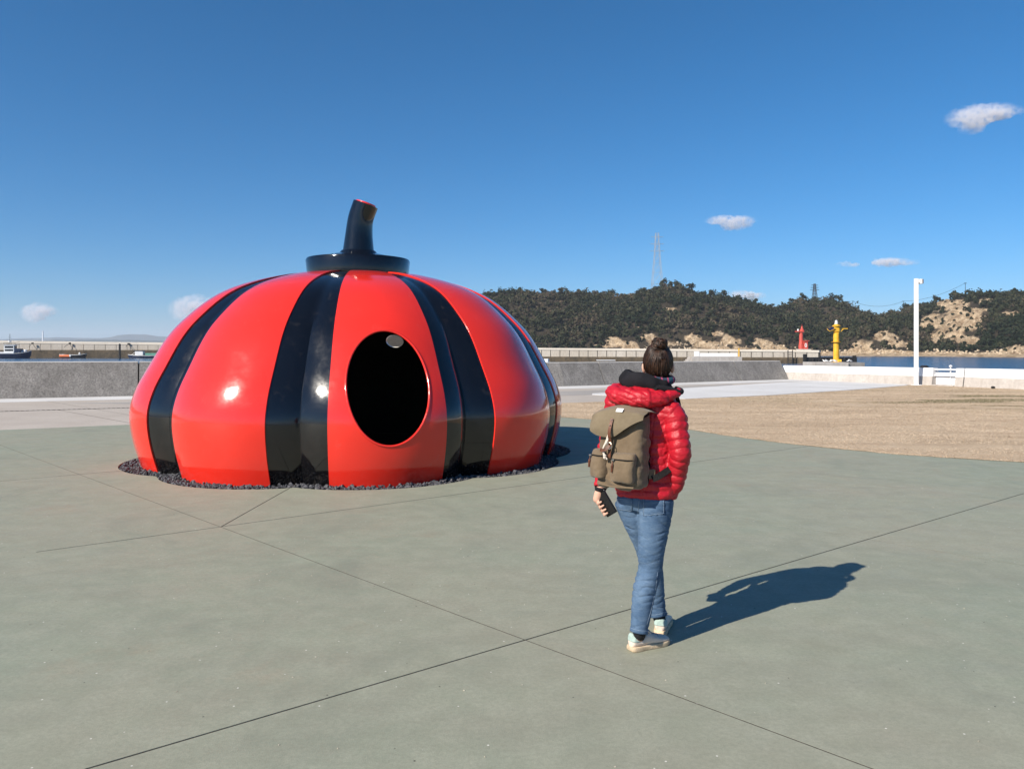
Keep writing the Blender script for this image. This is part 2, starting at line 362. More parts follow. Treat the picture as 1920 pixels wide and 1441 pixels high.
struct(obj('pavement', prismm(pave_poly, -0.055, -0.003), M['pavement']))

# white concrete strips laid on the pavement
def offs(line, w):
    out = []
    for i, p in enumerate(line):
        a = Vector(line[max(i-1, 0)]); b = Vector(line[min(i+1, len(line)-1)]); t = (b - a).normalized()
        out.append((p[0] + t.y * w, p[1] - t.x * w))
    return out
gut = offs(W_GREY, 1.9)
struct(obj('gutter_strip', prismm(W_GREY + gut[::-1], -0.02, 0.004), M['white_concrete']))
apron = [(2.9, 27.85), (3.0, 28.6), (10.0, 35.1), (13.3, 38.2), (16.1, 40.5), (18.62, 36.1), (17.95, 35.1), (14.25, 31.6), (9.45, 27.7), (5.75, 25.5)]
struct(obj('concrete_apron', prismm(apron, -0.02, 0.008), M['white_concrete']))
struct(obj('road_strip', prismm([(-14, 23.3), (-9.3, 24.6), (2.9, 30.6), (10.5, 36.4), (9.9, 34.9), (3.0, 28.5), (2.9, 27.8), (1.5, 27.3), (-9.0, 22.7)], -0.02, 0.002), M['road']))
# slot drain in the pavement
dl = [Vector((-30, 12.35)), Vector((-13.5, 20.3)), Vector((-10.5, 21.7)), Vector((-3.0, 25.1))]
drain = empty('slot_drain', (-12, 21, 0)); tag(drain, 'narrow dark slotted drain line crossing the beige pavement by the grey wall', 'drain')
bm = bmesh.new()
for a, b in zip(dl[:-1], dl[1:]):
    t = (b - a).normalized(); nn = Vector((t.y, -t.x)); q = [a + nn*0.09, b + nn*0.09, b - nn*0.09, a - nn*0.09]
    prism(bm, [(v.x + 12, v.y - 21) for v in q], -0.01, 0.0015)
obj('channel', bm, M['joint'], drain)
bm = bmesh.new()
for a, b in zip(dl[:-1], dl[1:]):
    t = (b - a).normalized(); L = (b - a).length; k = 0.06
    while k < L:
        c = a + t * k; box(bm, (c.x + 12, c.y - 21, 0.0035), (0.05, 0.13, 0.004), math.atan2(t.y, t.x)); k += 0.12
sl = obj('grating_bars', bm, M['road'], drain); sl['kind'] = 'stuff'
# contraction joints cut in the pavement
def strip_line(name, a, b, w, mat, z=0.0015):
    a = Vector(a); b = Vector(b); t = (b - a).normalized(); nn = Vector((t.y, -t.x)) * w / 2
    return obj(name, prismm([tuple(a + nn), tuple(b + nn), tuple(b - nn), tuple(a - nn)], -0.01, z), mat)
pj = empty('pavement_joint', (0, 0, 0)); struct(pj)
for a, b in (((-8.3, 16.9), (-12.5, 21.0)), ((-16, 12.6), (-20, 16.5)), ((-0.9, 20.7), (-4.2, 24.4))):
    strip_line('joint', a, b, 0.016, M['joint_sand'], -0.001).parent = pj

# ---------------------------------------------------------------- plaza slabs with open joints
DC = Vector((-2.44, 12.2)); NL = 9; DPH = math.radians(-72)      # dome centre, lobes, phase
def lobe(th):                                                        # 0 in a valley .. 1 on a crest
    return abs(math.cos((th - DPH) * NL / 2))
def bed_r(th): return 3.13 + 0.27 * lobe(th) ** 0.7
bm = bmesh.new()
outer = PL_BACK + PL_FRONT
hole = [(DC.x + bed_r(th) * math.cos(th), DC.y + bed_r(th) * math.sin(th)) for th in np.linspace(0, 2*math.pi, 160, endpoint=False)]
for loop in (outer, hole):
    vv = [bm.verts.new((x, y, 0)) for x, y in loop]
    for k in range(len(vv)): bm.edges.new((vv[k], vv[(k+1) % len(vv)]))
bmesh.ops.triangle_fill(bm, use_beauty=True, edges=bm.edges[:])
U = Vector((0.793, 0.609)); V = Vector((-0.707, 0.707)); Q = Vector((0.0746, 4.297))
nU = Vector((-U.y, U.x)); nV = Vector((V.y, -V.x))
JL = [('a', Q, nU, 0.012), ('b', Q, nV, 0.008), ('c', Vector((-2.67, 7.05)), nU, 0.014), ('d', Vector((-5.6, 10.05)), nU, 0.016),
      ('e', Q + nV * 3.72, nV, 0.006), ('f', Q - nU * 3.9, nU, 0.008), ('g', Q - nV * 7.4, nV, 0.008), ('h', Q + nV * 11.2, nV, 0.008)]
def fc(f): return f.calc_center_median().to_2d()
for nm, p, nn, w in JL:
    for s in (-1, 1):
        q = p + nn * s * w / 2
        bmesh.ops.bisect_plane(bm, geom=bm.verts[:] + bm.edges[:] + bm.faces[:], plane_co=(q.x, q.y, 0), plane_no=(nn.x, nn.y, 0))
qe = JL[2][1] - U * 1.45; bmesh.ops.bisect_plane(bm, geom=bm.verts[:] + bm.edges[:] + bm.faces[:], plane_co=(qe.x, qe.y, 0), plane_no=(U.x, U.y, 0))
P4 = Vector((-2.67, 7.05)); n4 = Vector((2.06, -0.06)).normalized()
def in4(f):
    c = fc(f); return (c - JL[2][1]).dot(nU) > 0 and c.y < 10.5 and (c - Q).dot(nV) > 0
for s in (-1, 1):
    fs = [f for f in bm.faces if in4(f)]; ge = set(fs) | {e for f in fs for e in f.edges} | {v for f in fs for v in f.verts}
    q = P4 + n4 * s * 0.006
    bmesh.ops.bisect_plane(bm, geom=list(ge), plane_co=(q.x, q.y, 0), plane_no=(n4.x, n4.y, 0))
groups = {}
for f in bm.faces:
    c = fc(f); key = []; skip = False
    for nm, p, nn, w in JL:
        d = (c - p).dot(nn)
        if abs(d) < w / 2 - 1e-5 and not (nm == 'c' and (c - p).dot(U) < -1.45): skip = True
        key.append(d > 0)
    if in4(f):
        d = (c - P4).dot(n4); key.append(d > 0)
        if abs(d) < 0.0059: skip = True
    if not skip: groups.setdefault(tuple(key), []).append(f)
plaza = struct(empty('plaza', (0, 0, 0)))
for key, fs in groups.items():
    idx = {}; vv = []; ff = []
    for f in fs:
        for v in f.verts:
            if v not in idx: idx[v] = len(vv); vv.append(v.co.copy())
        t = [idx[v] for v in f.verts]
        ff.append(t if f.normal.z > 0 else t[::-1])
    b2 = bmesh.new(); bv = [b2.verts.new(v) for v in vv]
    for t in ff: b2.faces.new([bv[k] for k in t])
    be = [e for e in b2.edges if e.is_boundary]
    r = bmesh.ops.extrude_edge_only(b2, edges=be)
    bmesh.ops.translate(b2, vec=(0, 0, -0.055), verts=[g for g in r['geom'] if isinstance(g, bmesh.types.BMVert)])
    bmesh.ops.recalc_face_normals(b2, faces=b2.faces[:])
    obj('slab', b2, M['plaza'], plaza)
bm.free()
# what fills the joints: dirt, a little below the slabs
for nm, p, nn, w in JL:
    t = U if nn == nU else V; a = p - t * 45; b = p + t * 45
    q = [a + nn*w, b + nn*w, b - nn*w, a - nn*w]
    obj('joint_filling', pydata('j', [(v.x, v.y, -0.0007 if nm in 'be' else -0.003) for v in q], [(0, 1, 2, 3)]), M['joint'], plaza)
obj('joint_filling', pydata('j', [(v.x, v.y, -0.003) for v in (P4 + n4*.01, P4 + n4*.01 + Vector((0.06, 2.4)), P4 - n4*.01 + Vector((0.06, 2.4)), P4 - n4*.01)], [(0, 1, 2, 3)]), M['joint'], plaza)
# litter on the slabs: dry stalk bits and grit
bm = bmesh.new()
for k in range(160):
    x, y = random.uniform(-4, 5), random.uniform(2.7, 10)
    if (Vector((x, y)) - DC).length < 3.7: continue
    box(bm, (x, y, 0.002), (random.uniform(.003, .009), random.uniform(.002, .004), .003), random.uniform(0, 6))
lt = obj('litter', bm, plain('pale dry litter', (0.5, 0.45, 0.36), 0.9, 0.3, 30)); lt['label'] = 'tiny pale grit and stalk bits scattered on the green slabs'; lt['category'] = 'litter'; lt['kind'] = 'stuff'

# ---------------------------------------------------------------- lawn with dry blades
def inpoly(x, y, poly):
    c = np.zeros(len(x), bool); n = len(poly)
    for i in range(n):
        x1, y1 = poly[i]; x2, y2 = poly[(i+1) % n]
        m = ((y1 > y) != (y2 > y)); xi = (x2-x1) * (y-y1) / ((y2-y1) if y2 != y1 else 1e-9) + x1
        c ^= m & (x < xi)
    return c
def green(x, y):
    p = np.stack([x * 0.35, y * 0.9, x * 0], 1)
    g = sm(0.0, 0.22, fbm(p * np.array([1.0, 1.5, 1]), 5, 5)) * (np.exp(-((y - 24.5 - 0.08*(x-13)) / 2.8)**2) * sm(10, 15, x) * 1.0 + 0.22 * sm(19, 24, y))
    return np.clip(g * 1.5, 0, 0.9)
bm = bmesh.new(); prism(bm, lawn_poly, -0.055, 0.004)
bmesh.ops.subdivide_edges(bm, edges=[e for e in bm.edges if e.calc_length() > 3], cuts=2)
lawn = struct(obj('lawn', bm, M['lawn'])); lc = co(lawn.data); attr(lawn.data, 'green', green(lc[:, 0], lc[:, 1]) * 0)
N = 700000
lx = rng.uniform(-1.5, 24, N); ly = rng.uniform(9, 36, N)
edge = rng.random(N) < np.clip((22 / ly) ** 1.7, 0.1, 1)
keep = inpoly(lx, ly, lawn_poly) & (lx / ly < 0.75) & edge
lx, ly = lx[keep], ly[keep]; N = len(lx)
dens = fbm(np.stack([lx*0.6, ly*1.4, lx*0], 1), 3, 9); k = dens > -0.22 + 0.3*rng.random(N) - .3; lx, ly = lx[k], ly[k]; N = min(len(lx), 170000)
sel = rng.permutation(len(lx))[:N]; lx, ly = lx[sel], ly[sel]
gr = green(lx, ly); hgt = rng.uniform(0.005, 0.015, N) * (1 + gr * 0.8); an = rng.uniform(0, 6.283, N); w = rng.uniform(0.0035, 0.006, N) * (1 + ly / 30)
lean = rng.normal(0, 0.028, (N, 2))
b0 = np.stack([lx - np.cos(an)*w, ly - np.sin(an)*w, np.full(N, 0.003)], 1); b1 = np.stack([lx + np.cos(an)*w, ly + np.sin(an)*w, np.full(N, 0.003)], 1)
tp = np.stack([lx + lean[:, 0], ly + lean[:, 1], hgt], 1)
# ragged tufts along the edge of the slabs
eg = [Vector(p) for p in PL_BACK[i0:-1]]; NE = 16000; seg_ = rng.integers(0, len(eg) - 1, NE); ft = rng.random(NE); ea = np.array([tuple(p) for p in eg]); ep = ea[seg_] * (1 - ft[:, None]) + ea[seg_ + 1] * ft[:, None]
en = ea[seg_ + 1] - ea[seg_]; en = np.stack([en[:, 1], -en[:, 0]], 1) / np.linalg.norm(en, axis=1)[:, None]; reach = 0.07 * np.clip(0.4 + 1.6 * fbm(np.stack([ep[:, 0] * 3, ep[:, 1] * 3, ep[:, 0] * 0], 1), 4, 71), 0, 1.3)
ep = ep + en * (reach * rng.random(NE) * rng.choice([1, -1], NE, p=[.75, .25]))[:, None] ; ean = rng.uniform(0, 6.283, NE); ew = rng.uniform(0.002, 0.004, NE); eh = rng.uniform(0.004, 0.022, NE)
b0 = np.concatenate([b0, np.stack([ep[:, 0] - np.cos(ean)*ew, ep[:, 1] - np.sin(ean)*ew, np.full(NE, 0.001)], 1)]); b1 = np.concatenate([b1, np.stack([ep[:, 0] + np.cos(ean)*ew, ep[:, 1] + np.sin(ean)*ew, np.full(NE, 0.001)], 1)])
tp = np.concatenate([tp, np.stack([ep[:, 0] + rng.normal(0, .025, NE), ep[:, 1] + rng.normal(0, .025, NE), eh], 1)]); lx = np.concatenate([lx, ep[:, 0]]); ly = np.concatenate([ly, ep[:, 1]]); gr = np.concatenate([gr, np.zeros(NE)]); N = len(lx)
gm = quads_mesh('grass', np.stack([b0, b1, tp], 1).reshape(-1, 3), 3)
attr(gm, 'tint', np.repeat(np.clip(0.5 + 1.1 * fbm(np.stack([lx*0.5, ly*1.3, lx*0], 1), 4, 33) + rng.uniform(-.35, .35, N), 0, 1), 3)); attr(gm, 'green', np.repeat(np.clip(gr * rng.uniform(.4, 1.8, N), 0, 1), 3))
n = NB('dry grass blades'); c = n.mix(n.attr('tint'), (0.43, 0.32, 0.225), (0.67, 0.53, 0.385)); c = n.mix(n.attr('green'), c, (0.07, 0.085, 0.025))
gob = obj('grass', gm, n.set(c, 0.85, 0.15)); tag(gob, 'short dry straw coloured grass with green patches beside the plaza', 'grass', kind='stuff')
# ---------------------------------------------------------------- sea walls
def lerp_line(line, vals, s):
    """point and value at arc parameter s along a polyline"""
    acc = 0
    for i in range(len(line) - 1):
        a = Vector(line[i]); b = Vector(line[i+1]); L = (b - a).length
        if s <= acc + L or i == len(line) - 2:
            t = (s - acc) / L; return a.lerp(b, t), vals[i] * (1-t) + vals[i+1] * t, (b - a).normalized()
        acc += L
def s_at_px(line, px):
    acc = 0; k = (px - 960) / F
    for i in range(len(line) - 1):
        a = Vector(line[i]); b = Vector(line[i+1]); den = (b.x - a.x) - k * (b.y - a.y)
        if abs(den) > 1e-9:
            t = (k * a.y - a.x) / den
            if -1e-6 <= t <= 1 + 1e-6: return acc + t * (b - a).length
        acc += (b - a).length
    return None
def wall_run(line, hv, s0, s1, sect, n=None):
    """bmesh of a wall from arc s0 to s1; sect(h) gives (back offset, z) points"""
    bm = bmesh.new(); L = 0; brk = [s0]
    for i in range(len(line) - 1):
        L += (Vector(line[i+1]) - Vector(line[i])).length
        if s0 + 0.02 < L < s1 - 0.02: brk.append(L)
    brk.append(s1); rings = []
    for s in brk:
        p, h, t = lerp_line(line, hv, s - 1e-6 if s == s1 else s); nn = Vector((-t.y, t.x))
        rings.append([(p.x + nn.x*o, p.y + nn.y*o, z) for o, z in sect(h)])
    rings_to_mesh(bm, rings); bmesh.ops.recalc_face_normals(bm, faces=bm.faces[:]); return bm
HG = [1.25, 1.195, 1.18, 1.03, 0.99]
gw = empty('sea_wall', (0, 30, 0)); tag(gw, 'long weathered dark grey concrete sea wall with a sloping face behind the dome', 'wall')
cuts = [0.0, s_at_px(W_GREY, -330), s_at_px(W_GREY, 259), s_at_px(W_GREY, 640), s_at_px(W_GREY, 1136), s_at_px(W_GREY, 1391), s_at_px(W_GREY, 1479.5)]
for a, b in zip(cuts[:-1], cuts[1:]):
    f_ = lambda h: [(0, -0.05), (0.58, h), (1.08, h), (1.12, -0.05)]
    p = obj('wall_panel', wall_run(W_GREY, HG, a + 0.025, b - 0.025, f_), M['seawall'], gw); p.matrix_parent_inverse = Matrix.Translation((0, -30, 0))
    c_ = obj('coping', wall_run(W_GREY, HG, a + 0.028, b - 0.028, lambda h: [(0.575, h + 0.002), (0.585, h + 0.03), (1.07, h + 0.03), (1.085, h + 0.002)]), M['seawall_lit_top'], gw)
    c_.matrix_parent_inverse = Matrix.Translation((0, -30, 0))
core = obj('joint_backing', wall_run(W_GREY, HG, 0.03, cuts[-1] - 0.05, lambda h: [(0.12, -0.05), (0.66, h - 0.05), (1.02, h - 0.05), (1.05, -0.05)]), M['joint'], gw)
core.matrix_parent_inverse = Matrix.Translation((0, -30, 0))

HW = [0.76, 0.82, 0.84, 0.85]
ww = empty('harbour_wall', (18, 36, 0)); tag(ww, 'low pale concrete harbour wall with white painted top behind the dry grass', 'wall')
wi = Matrix.Translation((-18, -36, 0))
sg0, sg1, sp1 = s_at_px(W_WHITE, 1746), s_at_px(W_WHITE, 1789), s_at_px(W_WHITE, 1805)
tot = sum((Vector(W_WHITE[i+1]) - Vector(W_WHITE[i])).length for i in range(len(W_WHITE) - 1))
for a, b in ((-0.55, sg0), (sg1, sp1 - 0.02), (sp1 + 0.03, sp1 + 9.0), (sp1 + 9.04, tot)):
    lo = obj('wall_panel', wall_run(W_WHITE, HW, a, b, lambda h: [(0, -0.05), (0.10, h*0.52), (0.55, h*0.52), (0.6, -0.05)]), M['pale_wall'], ww); lo.matrix_parent_inverse = wi
    hi = obj('painted_cap', wall_run(W_WHITE, HW, a + .002, b - .002, lambda h: [(0.085, h*0.52), (0.155, h - 0.015), (0.175, h), (0.5, h), (0.545, h*0.52)]), M['white_wall'], ww); hi.matrix_parent_inverse = wi
# flood gate in the gap
gp0, _, gt = lerp_line(W_WHITE, HW, sg0); gp1, _, _ = lerp_line(W_WHITE, HW, sg1); gl = (gp1 - gp0).length
gate = empty('flood_gate', (gp0.x, gp0.y, 0), math.atan2(gt.y, gt.x)); tag(gate, 'small pale grey flood gate with two rails set in the harbour wall gap', 'gate')
obj('gate_leaf', boxm((gl/2, 0.34, 0.30), (gl - 0.02, 0.05, 0.60), 0, 0.006), M['grey_gate'], gate)
for z in (0.47, 0.74): obj('rail', boxm((gl/2, 0.24, z), (gl - 0.02, 0.06, 0.07), 0, 0.006), M['grey_gate'], gate)
obj('post', boxm((gl*0.68, 0.29, 0.42), (0.05, 0.05, 0.84), 0, 0.006), M['grey_gate'], gate)
obj('sill', boxm((gl/2, 0.2, 0.03), (gl, 0.5, 0.05)), M['pale_wall'], gate)
obj('knob', lathem([(0.03, 0.0), (0.07, 0.03), (0.07, 0.07), (0.02, 0.11)], (gl*0.68, 0.29, 0.84), 12), M['grey_gate'], gate)
b_ = G(1862, 728.5); rk = obj('drain_stone', remesh(lathem([(0.04, 0), (0.09, 0.02), (0.085, 0.07), (0.04, 0.1)], (0, 0, 0), 9), 0.02, 2), M['black_rubber'], None, (b_[0], b_[1], 0.01)); tag(rk, 'small dark lump on the grass at the foot of the harbour wall', 'stone')
# mooring bollard seen over the wall
bp = P(1737, 688, 40); bl = empty('bollard', (bp.x, 40.2, -0.06)); tag(bl, 'small dark mooring bollard peeking over the harbour wall by the light pole', 'bollard')
obj('quay_block', boxm((0, 0, -0.8), (1.2, 1.2, 2.2)), M['quay'], bl)
obj('post', lathem([(0.14, 0.3), (0.14, 0.72)], (0, 0, 0), 14), M['black_steel'], bl); obj('head', lathem([(0.14, 0.72), (0.2, 0.76), (0.2, 0.84), (0.1, 0.88)], (0, 0, 0), 14), M['black_steel'], bl)

# ---------------------------------------------------------------- light pole
lp = P(1718, 722, 35.3); pole = empty('light_pole', (lp.x, 35.3, 0)); tag(pole, 'white square light pole with a box lamp at its top on the dry grass', 'light pole')
obj('post', boxm((0, 0, 2.45), (0.15, 0.15, 4.9), 0, 0.008), M['pole_white'], pole)
obj('base_plate', boxm((0, 0, 0.02), (0.34, 0.34, 0.03), 0, 0.004), M['pole_white'], pole)
obj('arm', boxm((0.11, 0, 4.80), (0.1, 0.12, 0.14)), M['pole_white'], pole)
hd = obj('lamp_head', boxm((0.185, -0.012, 4.77), (0.09, 0.19, 0.22), 0, 0.006), M['pole_white'], pole)
obj('housing', boxm((0.26, 0.0, 4.765), (0.065, 0.17, 0.2), 0, 0.006), M['pole_brown'], hd); obj('lens', boxm((0.185, 0, 4.655), (0.06, 0.13, 0.012)), M['lamp_glass'], hd)

# ---------------------------------------------------------------- dome sculpture: a plain panelled stand-in
dome = empty('dome_sculpture', (DC.x, DC.y, -0.05)); tag(dome, 'huge glossy red dome sculpture with black bands, an oval doorway and a black cap', 'sculpture')
PR = crom([(3.10, 0.0), (3.22, 0.42), (3.26, 0.8), (3.18, 1.12), (3.01, 1.45), (2.78, 1.85), (2.54, 2.13), (2.16, 2.45), (1.75, 2.65), (1.2, 2.80), (0.7, 2.87)], 5)
def surf(th, i, inset=0.0):
    r, z = PR[i]; t = PR[min(i+1, len(PR)-1)] - PR[max(i-1, 0)]; nr, nz = t[1], -t[0]; l = math.hypot(nr, nz); nr, nz = nr/l, nz/l
    f = 1 - 0.075 * (1 - lobe(th) ** 0.8) * (r / 3.3) ** 0.5
    rr = r * f - nr * inset; return (rr * math.cos(th), rr * math.sin(th), z - (-nz) * -1 * 0 + nz * -inset * -1 * -1)
def gore(th0, th1, nth, ins, thick):
    bm = bmesh.new(); ths = [th0 + (th1 - th0) * k / nth for k in range(nth + 1)]
    A = [[bm.verts.new(surf(t, i, ins)) for t in ths] for i in range(len(PR))]; B = [[bm.verts.new(surf(t, i, ins + thick)) for t in ths] for i in range(len(PR))]
    m = len(PR)
    for i in range(m - 1):
        for k in range(nth):
            bm.faces.new((A[i][k], A[i][k+1], A[i+1][k+1], A[i+1][k])).material_index = 0
            bm.faces.new((B[i][k], B[i+1][k], B[i+1][k+1], B[i][k+1])).material_index = 1
        for k in (0, nth):
            f = (A[i][k], A[i+1][k], B[i+1][k], B[i][k]); bm.faces.new(f if k == 0 else f[::-1])
    for k in range(nth):
        bm.faces.new((A[0][k], B[0][k], B[0][k+1], A[0][k+1])); bm.faces.new((A[-1][k], A[-1][k+1], B[-1][k+1], B[-1][k]))
    bmesh.ops.recalc_face_normals(bm, faces=bm.faces[:]); return bm
def cutter(th, z, rx, rz, r0, r1):
    bm = bmesh.new(); t = Vector((math.cos(th), math.sin(th), 0)); s = Vector((-t.y, t.x, 0))
    rings_to_mesh(bm, [[t*r + s*rx*math.cos(a) + Vector((0, 0, z + rz*math.sin(a))) for a in np.linspace(0, 2*math.pi, 56, endpoint=False)] for r in (r0, r1)])
    bmesh.ops.recalc_face_normals(bm, faces=bm.faces[:]); o = obj('cut', bm); o.location = dome.location; return o
step = 2*math.pi / NL; wred = 0.66
cd = cutter(DPH, 1.22, 0.50, 0.69, 1.5, 5.0); cb = cutter(math.radians(86.5), 1.84, 0.17, 0.12, 1.5, 5.0)
for k in range(NL):
    c0 = DPH + k * step
    for kind in (0, 1):
        a, b, nth, ins = (c0 - step*wred/2, c0 + step*wred/2, 16, 0.0) if kind == 0 else (c0 + step*wred/2 - 0.004, c0 + step*(1 - wred/2) + 0.004, 10, 0.018)
        o = obj('red_panel' if kind == 0 else 'black_band', gore(a, b, nth, ins, 0.06))
        o.data.materials.append(M['red_gloss' if kind == 0 else 'black_gloss']); o.data.materials.append(M['black_matt'])
        o.location = dome.location
        bpy.context.view_layer.update()
        mid = (a + b) / 2
        if kind == 0 and k == 0: boolean(o, [cd])
        if math.cos(mid - math.radians(86.5)) > math.cos(math.radians(34)): boolean(o, [cb])
        smooth(o); o.data.set_sharp_from_angle(angle=math.radians(40)); o.location = (0, 0, 0); o.parent = dome
for c_ in (cd, cb): me_ = c_.data; bpy.data.objects.remove(c_); bpy.data.meshes.remove(me_)
# rim of the doorway
t_ = Vector((math.cos(DPH), math.sin(DPH), 0)); s_ = Vector((-t_.y, t_.x, 0)); pts = []
def surf_r(th, z):
    for i in range(len(PR) - 1):
        if PR[i][1] <= z <= PR[i+1][1]:
            f = (z - PR[i][1]) / (PR[i+1][1] - PR[i][1]); a = Vector(surf(th, i)); b = Vector(surf(th, i+1)); c = a.lerp(b, f); return math.hypot(c.x, c.y)
rimr = []
for a in np.linspace(0, 2*math.pi, 64, endpoint=False):
    off = 0.505*math.cos(a); z = 1.22 + 0.695*math.sin(a); th = DPH; r = surf_r(DPH, z)
    for _ in range(3): th = DPH + math.asin(off / r); r = surf_r(th, z)
    pts.append(Vector((r*math.cos(th), r*math.sin(th), z)))
bm = bmesh.new(); cen = sum(pts, Vector()) / len(pts); rings = []
for i, p in enumerate(pts):
    tg = (pts[(i+1) % 64] - pts[i-1]).normalized(); a_, b_ = frame_of(tg, t_); rings.append([p + (a_*math.cos(q) + b_*math.sin(q)) * 0.016 - t_*0.006 for q in np.linspace(0, 2*math.pi, 8, endpoint=False)])
rings_to_mesh(bm, rings, False, True); bmesh.ops.recalc_face_normals(bm, faces=bm.faces[:]); smooth(obj('doorway_rim', bm, M['red_gloss'], dome))
cap = smooth(obj('cap', lathem([(0.70, 2.80), (0.79, 2.84), (0.815, 3.07), (0.80, 3.10), (0.55, 3.14), (0.30, 3.20), (0.27, 3.24)], (0, 0, 0), 64), M['black_gloss'], dome)); cap.data.set_sharp_from_angle(angle=math.radians(35))
st = smooth(obj('finial', tubem([Vector((0, 0, 3.2)), Vector((0.01, 0, 3.5)), Vector((0.04, -.01, 3.75)), Vector((0.12, -.02, 3.98))], [0.25, 0.215, 0.20, 0.20], n=32, steps=6, ref=Vector((0, 1, 0))), M['black_gloss'], cap)); st.data.set_sharp_from_angle(angle=math.radians(50))
obj('end_disc', tubem([Vector((0.118, -.02, 3.975)), Vector((0.126, -.0205, 4.0))], [0.165, 0.16], n=32, ref=Vector((0, 1, 0))), M['red_gloss'], st)
obj('floor', lathem([(3.1, 0.0), (3.1, 0.03)], (0, 0, 0), 48), M['black_matt'], dome)
# gravel bed round the dome
bmi = bmesh.new(); bmesh.ops.create_icosphere(bmi, subdivisions=1, radius=1); iv = np.array([v.co[:] for v in bmi.verts]); fi = np.array([[v.index for v in f.verts] for f in bmi.faces]); bmi.free()
def stones(name, c, size, seed=3):
    r = np.random.default_rng(seed); n = len(c); s = size[:, None, None] * r.uniform(0.6, 1.2, (n, 1, 3)) * (1 + r.normal(0, 0.16, (n, len(iv), 1)))
    q = r.normal(size=(n, 4)); q /= np.linalg.norm(q, axis=1)[:, None]; w, x, y, z = q.T
    R = np.stack([1-2*(y*y+z*z), 2*(x*y-z*w), 2*(x*z+y*w), 2*(x*y+z*w), 1-2*(x*x+z*z), 2*(y*z-x*w), 2*(x*z-y*w), 2*(y*z+x*w), 1-2*(x*x+y*y)], 1).reshape(n, 3, 3)
    V_ = np.einsum('nij,nkj->nki', R, iv[None] * s) + c[:, None, :]
    tri = V_[:, fi, :].reshape(-1, 3); return quads_mesh(name, tri, 3)
th = rng.uniform(0, 2*math.pi, 9000); lob = np.abs(np.cos((th - DPH) * NL / 2)); rb = 3.13 + 0.27 * lob**0.7
rd = 3.10 * (1 - 0.075 * (1 - lob**0.8)) - 0.03; rr = rd + (rb - 0.02 - rd) * rng.random(9000)
cen = np.stack([DC.x + rr*np.cos(th), DC.y + rr*np.sin(th), -0.045 + rng.uniform(0, 0.045, 9000)], 1)
k = (cen[:, 1] < 13.5) | (rng.random(9000) < 0.5); gv = obj('gravel', stones('gravel', cen[k], np.clip(rng.lognormal(-4.15, 0.42, k.sum()), 0.006, 0.034)), M['gravel']); tag(gv, 'dark grey gravel in the scalloped bed around the dome foot', 'gravel', kind='stuff')
# ---------------------------------------------------------------- breakwaters
WZ = -1.6
def breakwater(name, label, pts, ztop, zwet, cop, thick, seg, end_cap=True):
    """pts: (x, y) waterline foot polyline; panels between joints, a coping and a wet footing"""
    root = empty(name, (pts[0][0], pts[0][1], WZ)); tag(root, label, 'breakwater'); inv = Matrix.Translation((-pts[0][0], -pts[0][1], -WZ))
    hv = list(ztop); L = sum((Vector(pts[i+1]) - Vector(pts[i])).length for i in range(len(pts) - 1)); s = 0
    while s < L - 0.5:
        e = min(s + seg * random.uniform(0.96, 1.04), L)
        o = obj('wall_panel', wall_run(pts, hv, s + 0.09, e - 0.09, lambda h: [(0.5, zwet), (0.5, h - cop), (thick, h - cop), (thick, zwet)]), M['breakwater'], root); o.matrix_parent_inverse = inv; s = e
    for nm, f_, mt in (('joint_backing', lambda h: [(0.75, zwet), (0.75, h - cop - .1), (thick - .2, h - cop - .1), (thick - .2, zwet)], M['joint_sand']),
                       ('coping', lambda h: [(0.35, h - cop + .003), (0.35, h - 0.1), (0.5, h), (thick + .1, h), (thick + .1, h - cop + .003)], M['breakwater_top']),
                       ('wet_footing', lambda h: [(0.0, WZ - 2), (0.0, zwet - .25), (0.3, zwet - .003), (thick - .1, zwet - .003), (thick + .2, WZ - 2)], M['wet_concrete'])):
        o = obj(nm, wall_run(pts, hv, 0.02, L - 0.02, f_), mt, root); o.matrix_parent_inverse = inv
    return root
def WP(px, d): return ((px - 960) / F * d, d)
def ztop(y, d): return CAMH - (y - HY) / F * d
bwl = [WP(-420, 312), WP(0, 309), WP(260, 308), WP(620, 300)]
tall = breakwater('tall_breakwater', 'tall distant concrete breakwater with vertical joints beyond the moored boats at left', bwl, [ztop(637, 312), ztop(638.5, 309), ztop(641.5, 308), ztop(645, 300)], ztop(655.8, 309), 1.0, 5, 4.35)
bwr = [WP(640, 250), WP(1000, 210), WP(1480, 186), WP(1536, 183)]
low = breakwater('low_breakwater', 'long low breakwater across the harbour carrying the red beacon at its end', bwr, [ztop(649, 250), ztop(652, 210), ztop(655.8, 186), ztop(656.5, 183)], ztop(669.8, 186), 0.5, 4.5, 2.6)
# mooring stays and ladder on the tall one
def stay(a, b, r, label, mat=None):
    o = obj('mooring_rope', tubem([a, b], r, n=6), mat or M['black_steel']); tag(o, label, 'rope', 'ropes slung down the tall breakwater'); return o
for (x, y, xl, yl, xr, yr, where) in ((60, 643, 54, 651, 69, 655, 'beside the fishing boat'), (130, 643, 120, 651, 137, 655, 'above the orange skiff'), (240, 644, 236, 650, 249, 656, 'above the work boat')):
    d = 308.0
    for xe, ye in ((xl, yl), (xr, yr)): stay(P(x, y, d), P(xe, ye, d - 0.5), 0.09, 'dark rope hanging aslant down the tall breakwater, ' + ('left' if xe < x else 'right') + ' of the pair ' + where)
    fb = obj('fender_block', boxm(P(x + 1, y + 0.3, d), (0.7, 0.6, 0.6), 0, 0.08), M['black_rubber']); tag(fb, 'small dark fender block hung high on the tall breakwater ' + where, 'fender', 'fenders on the tall breakwater')
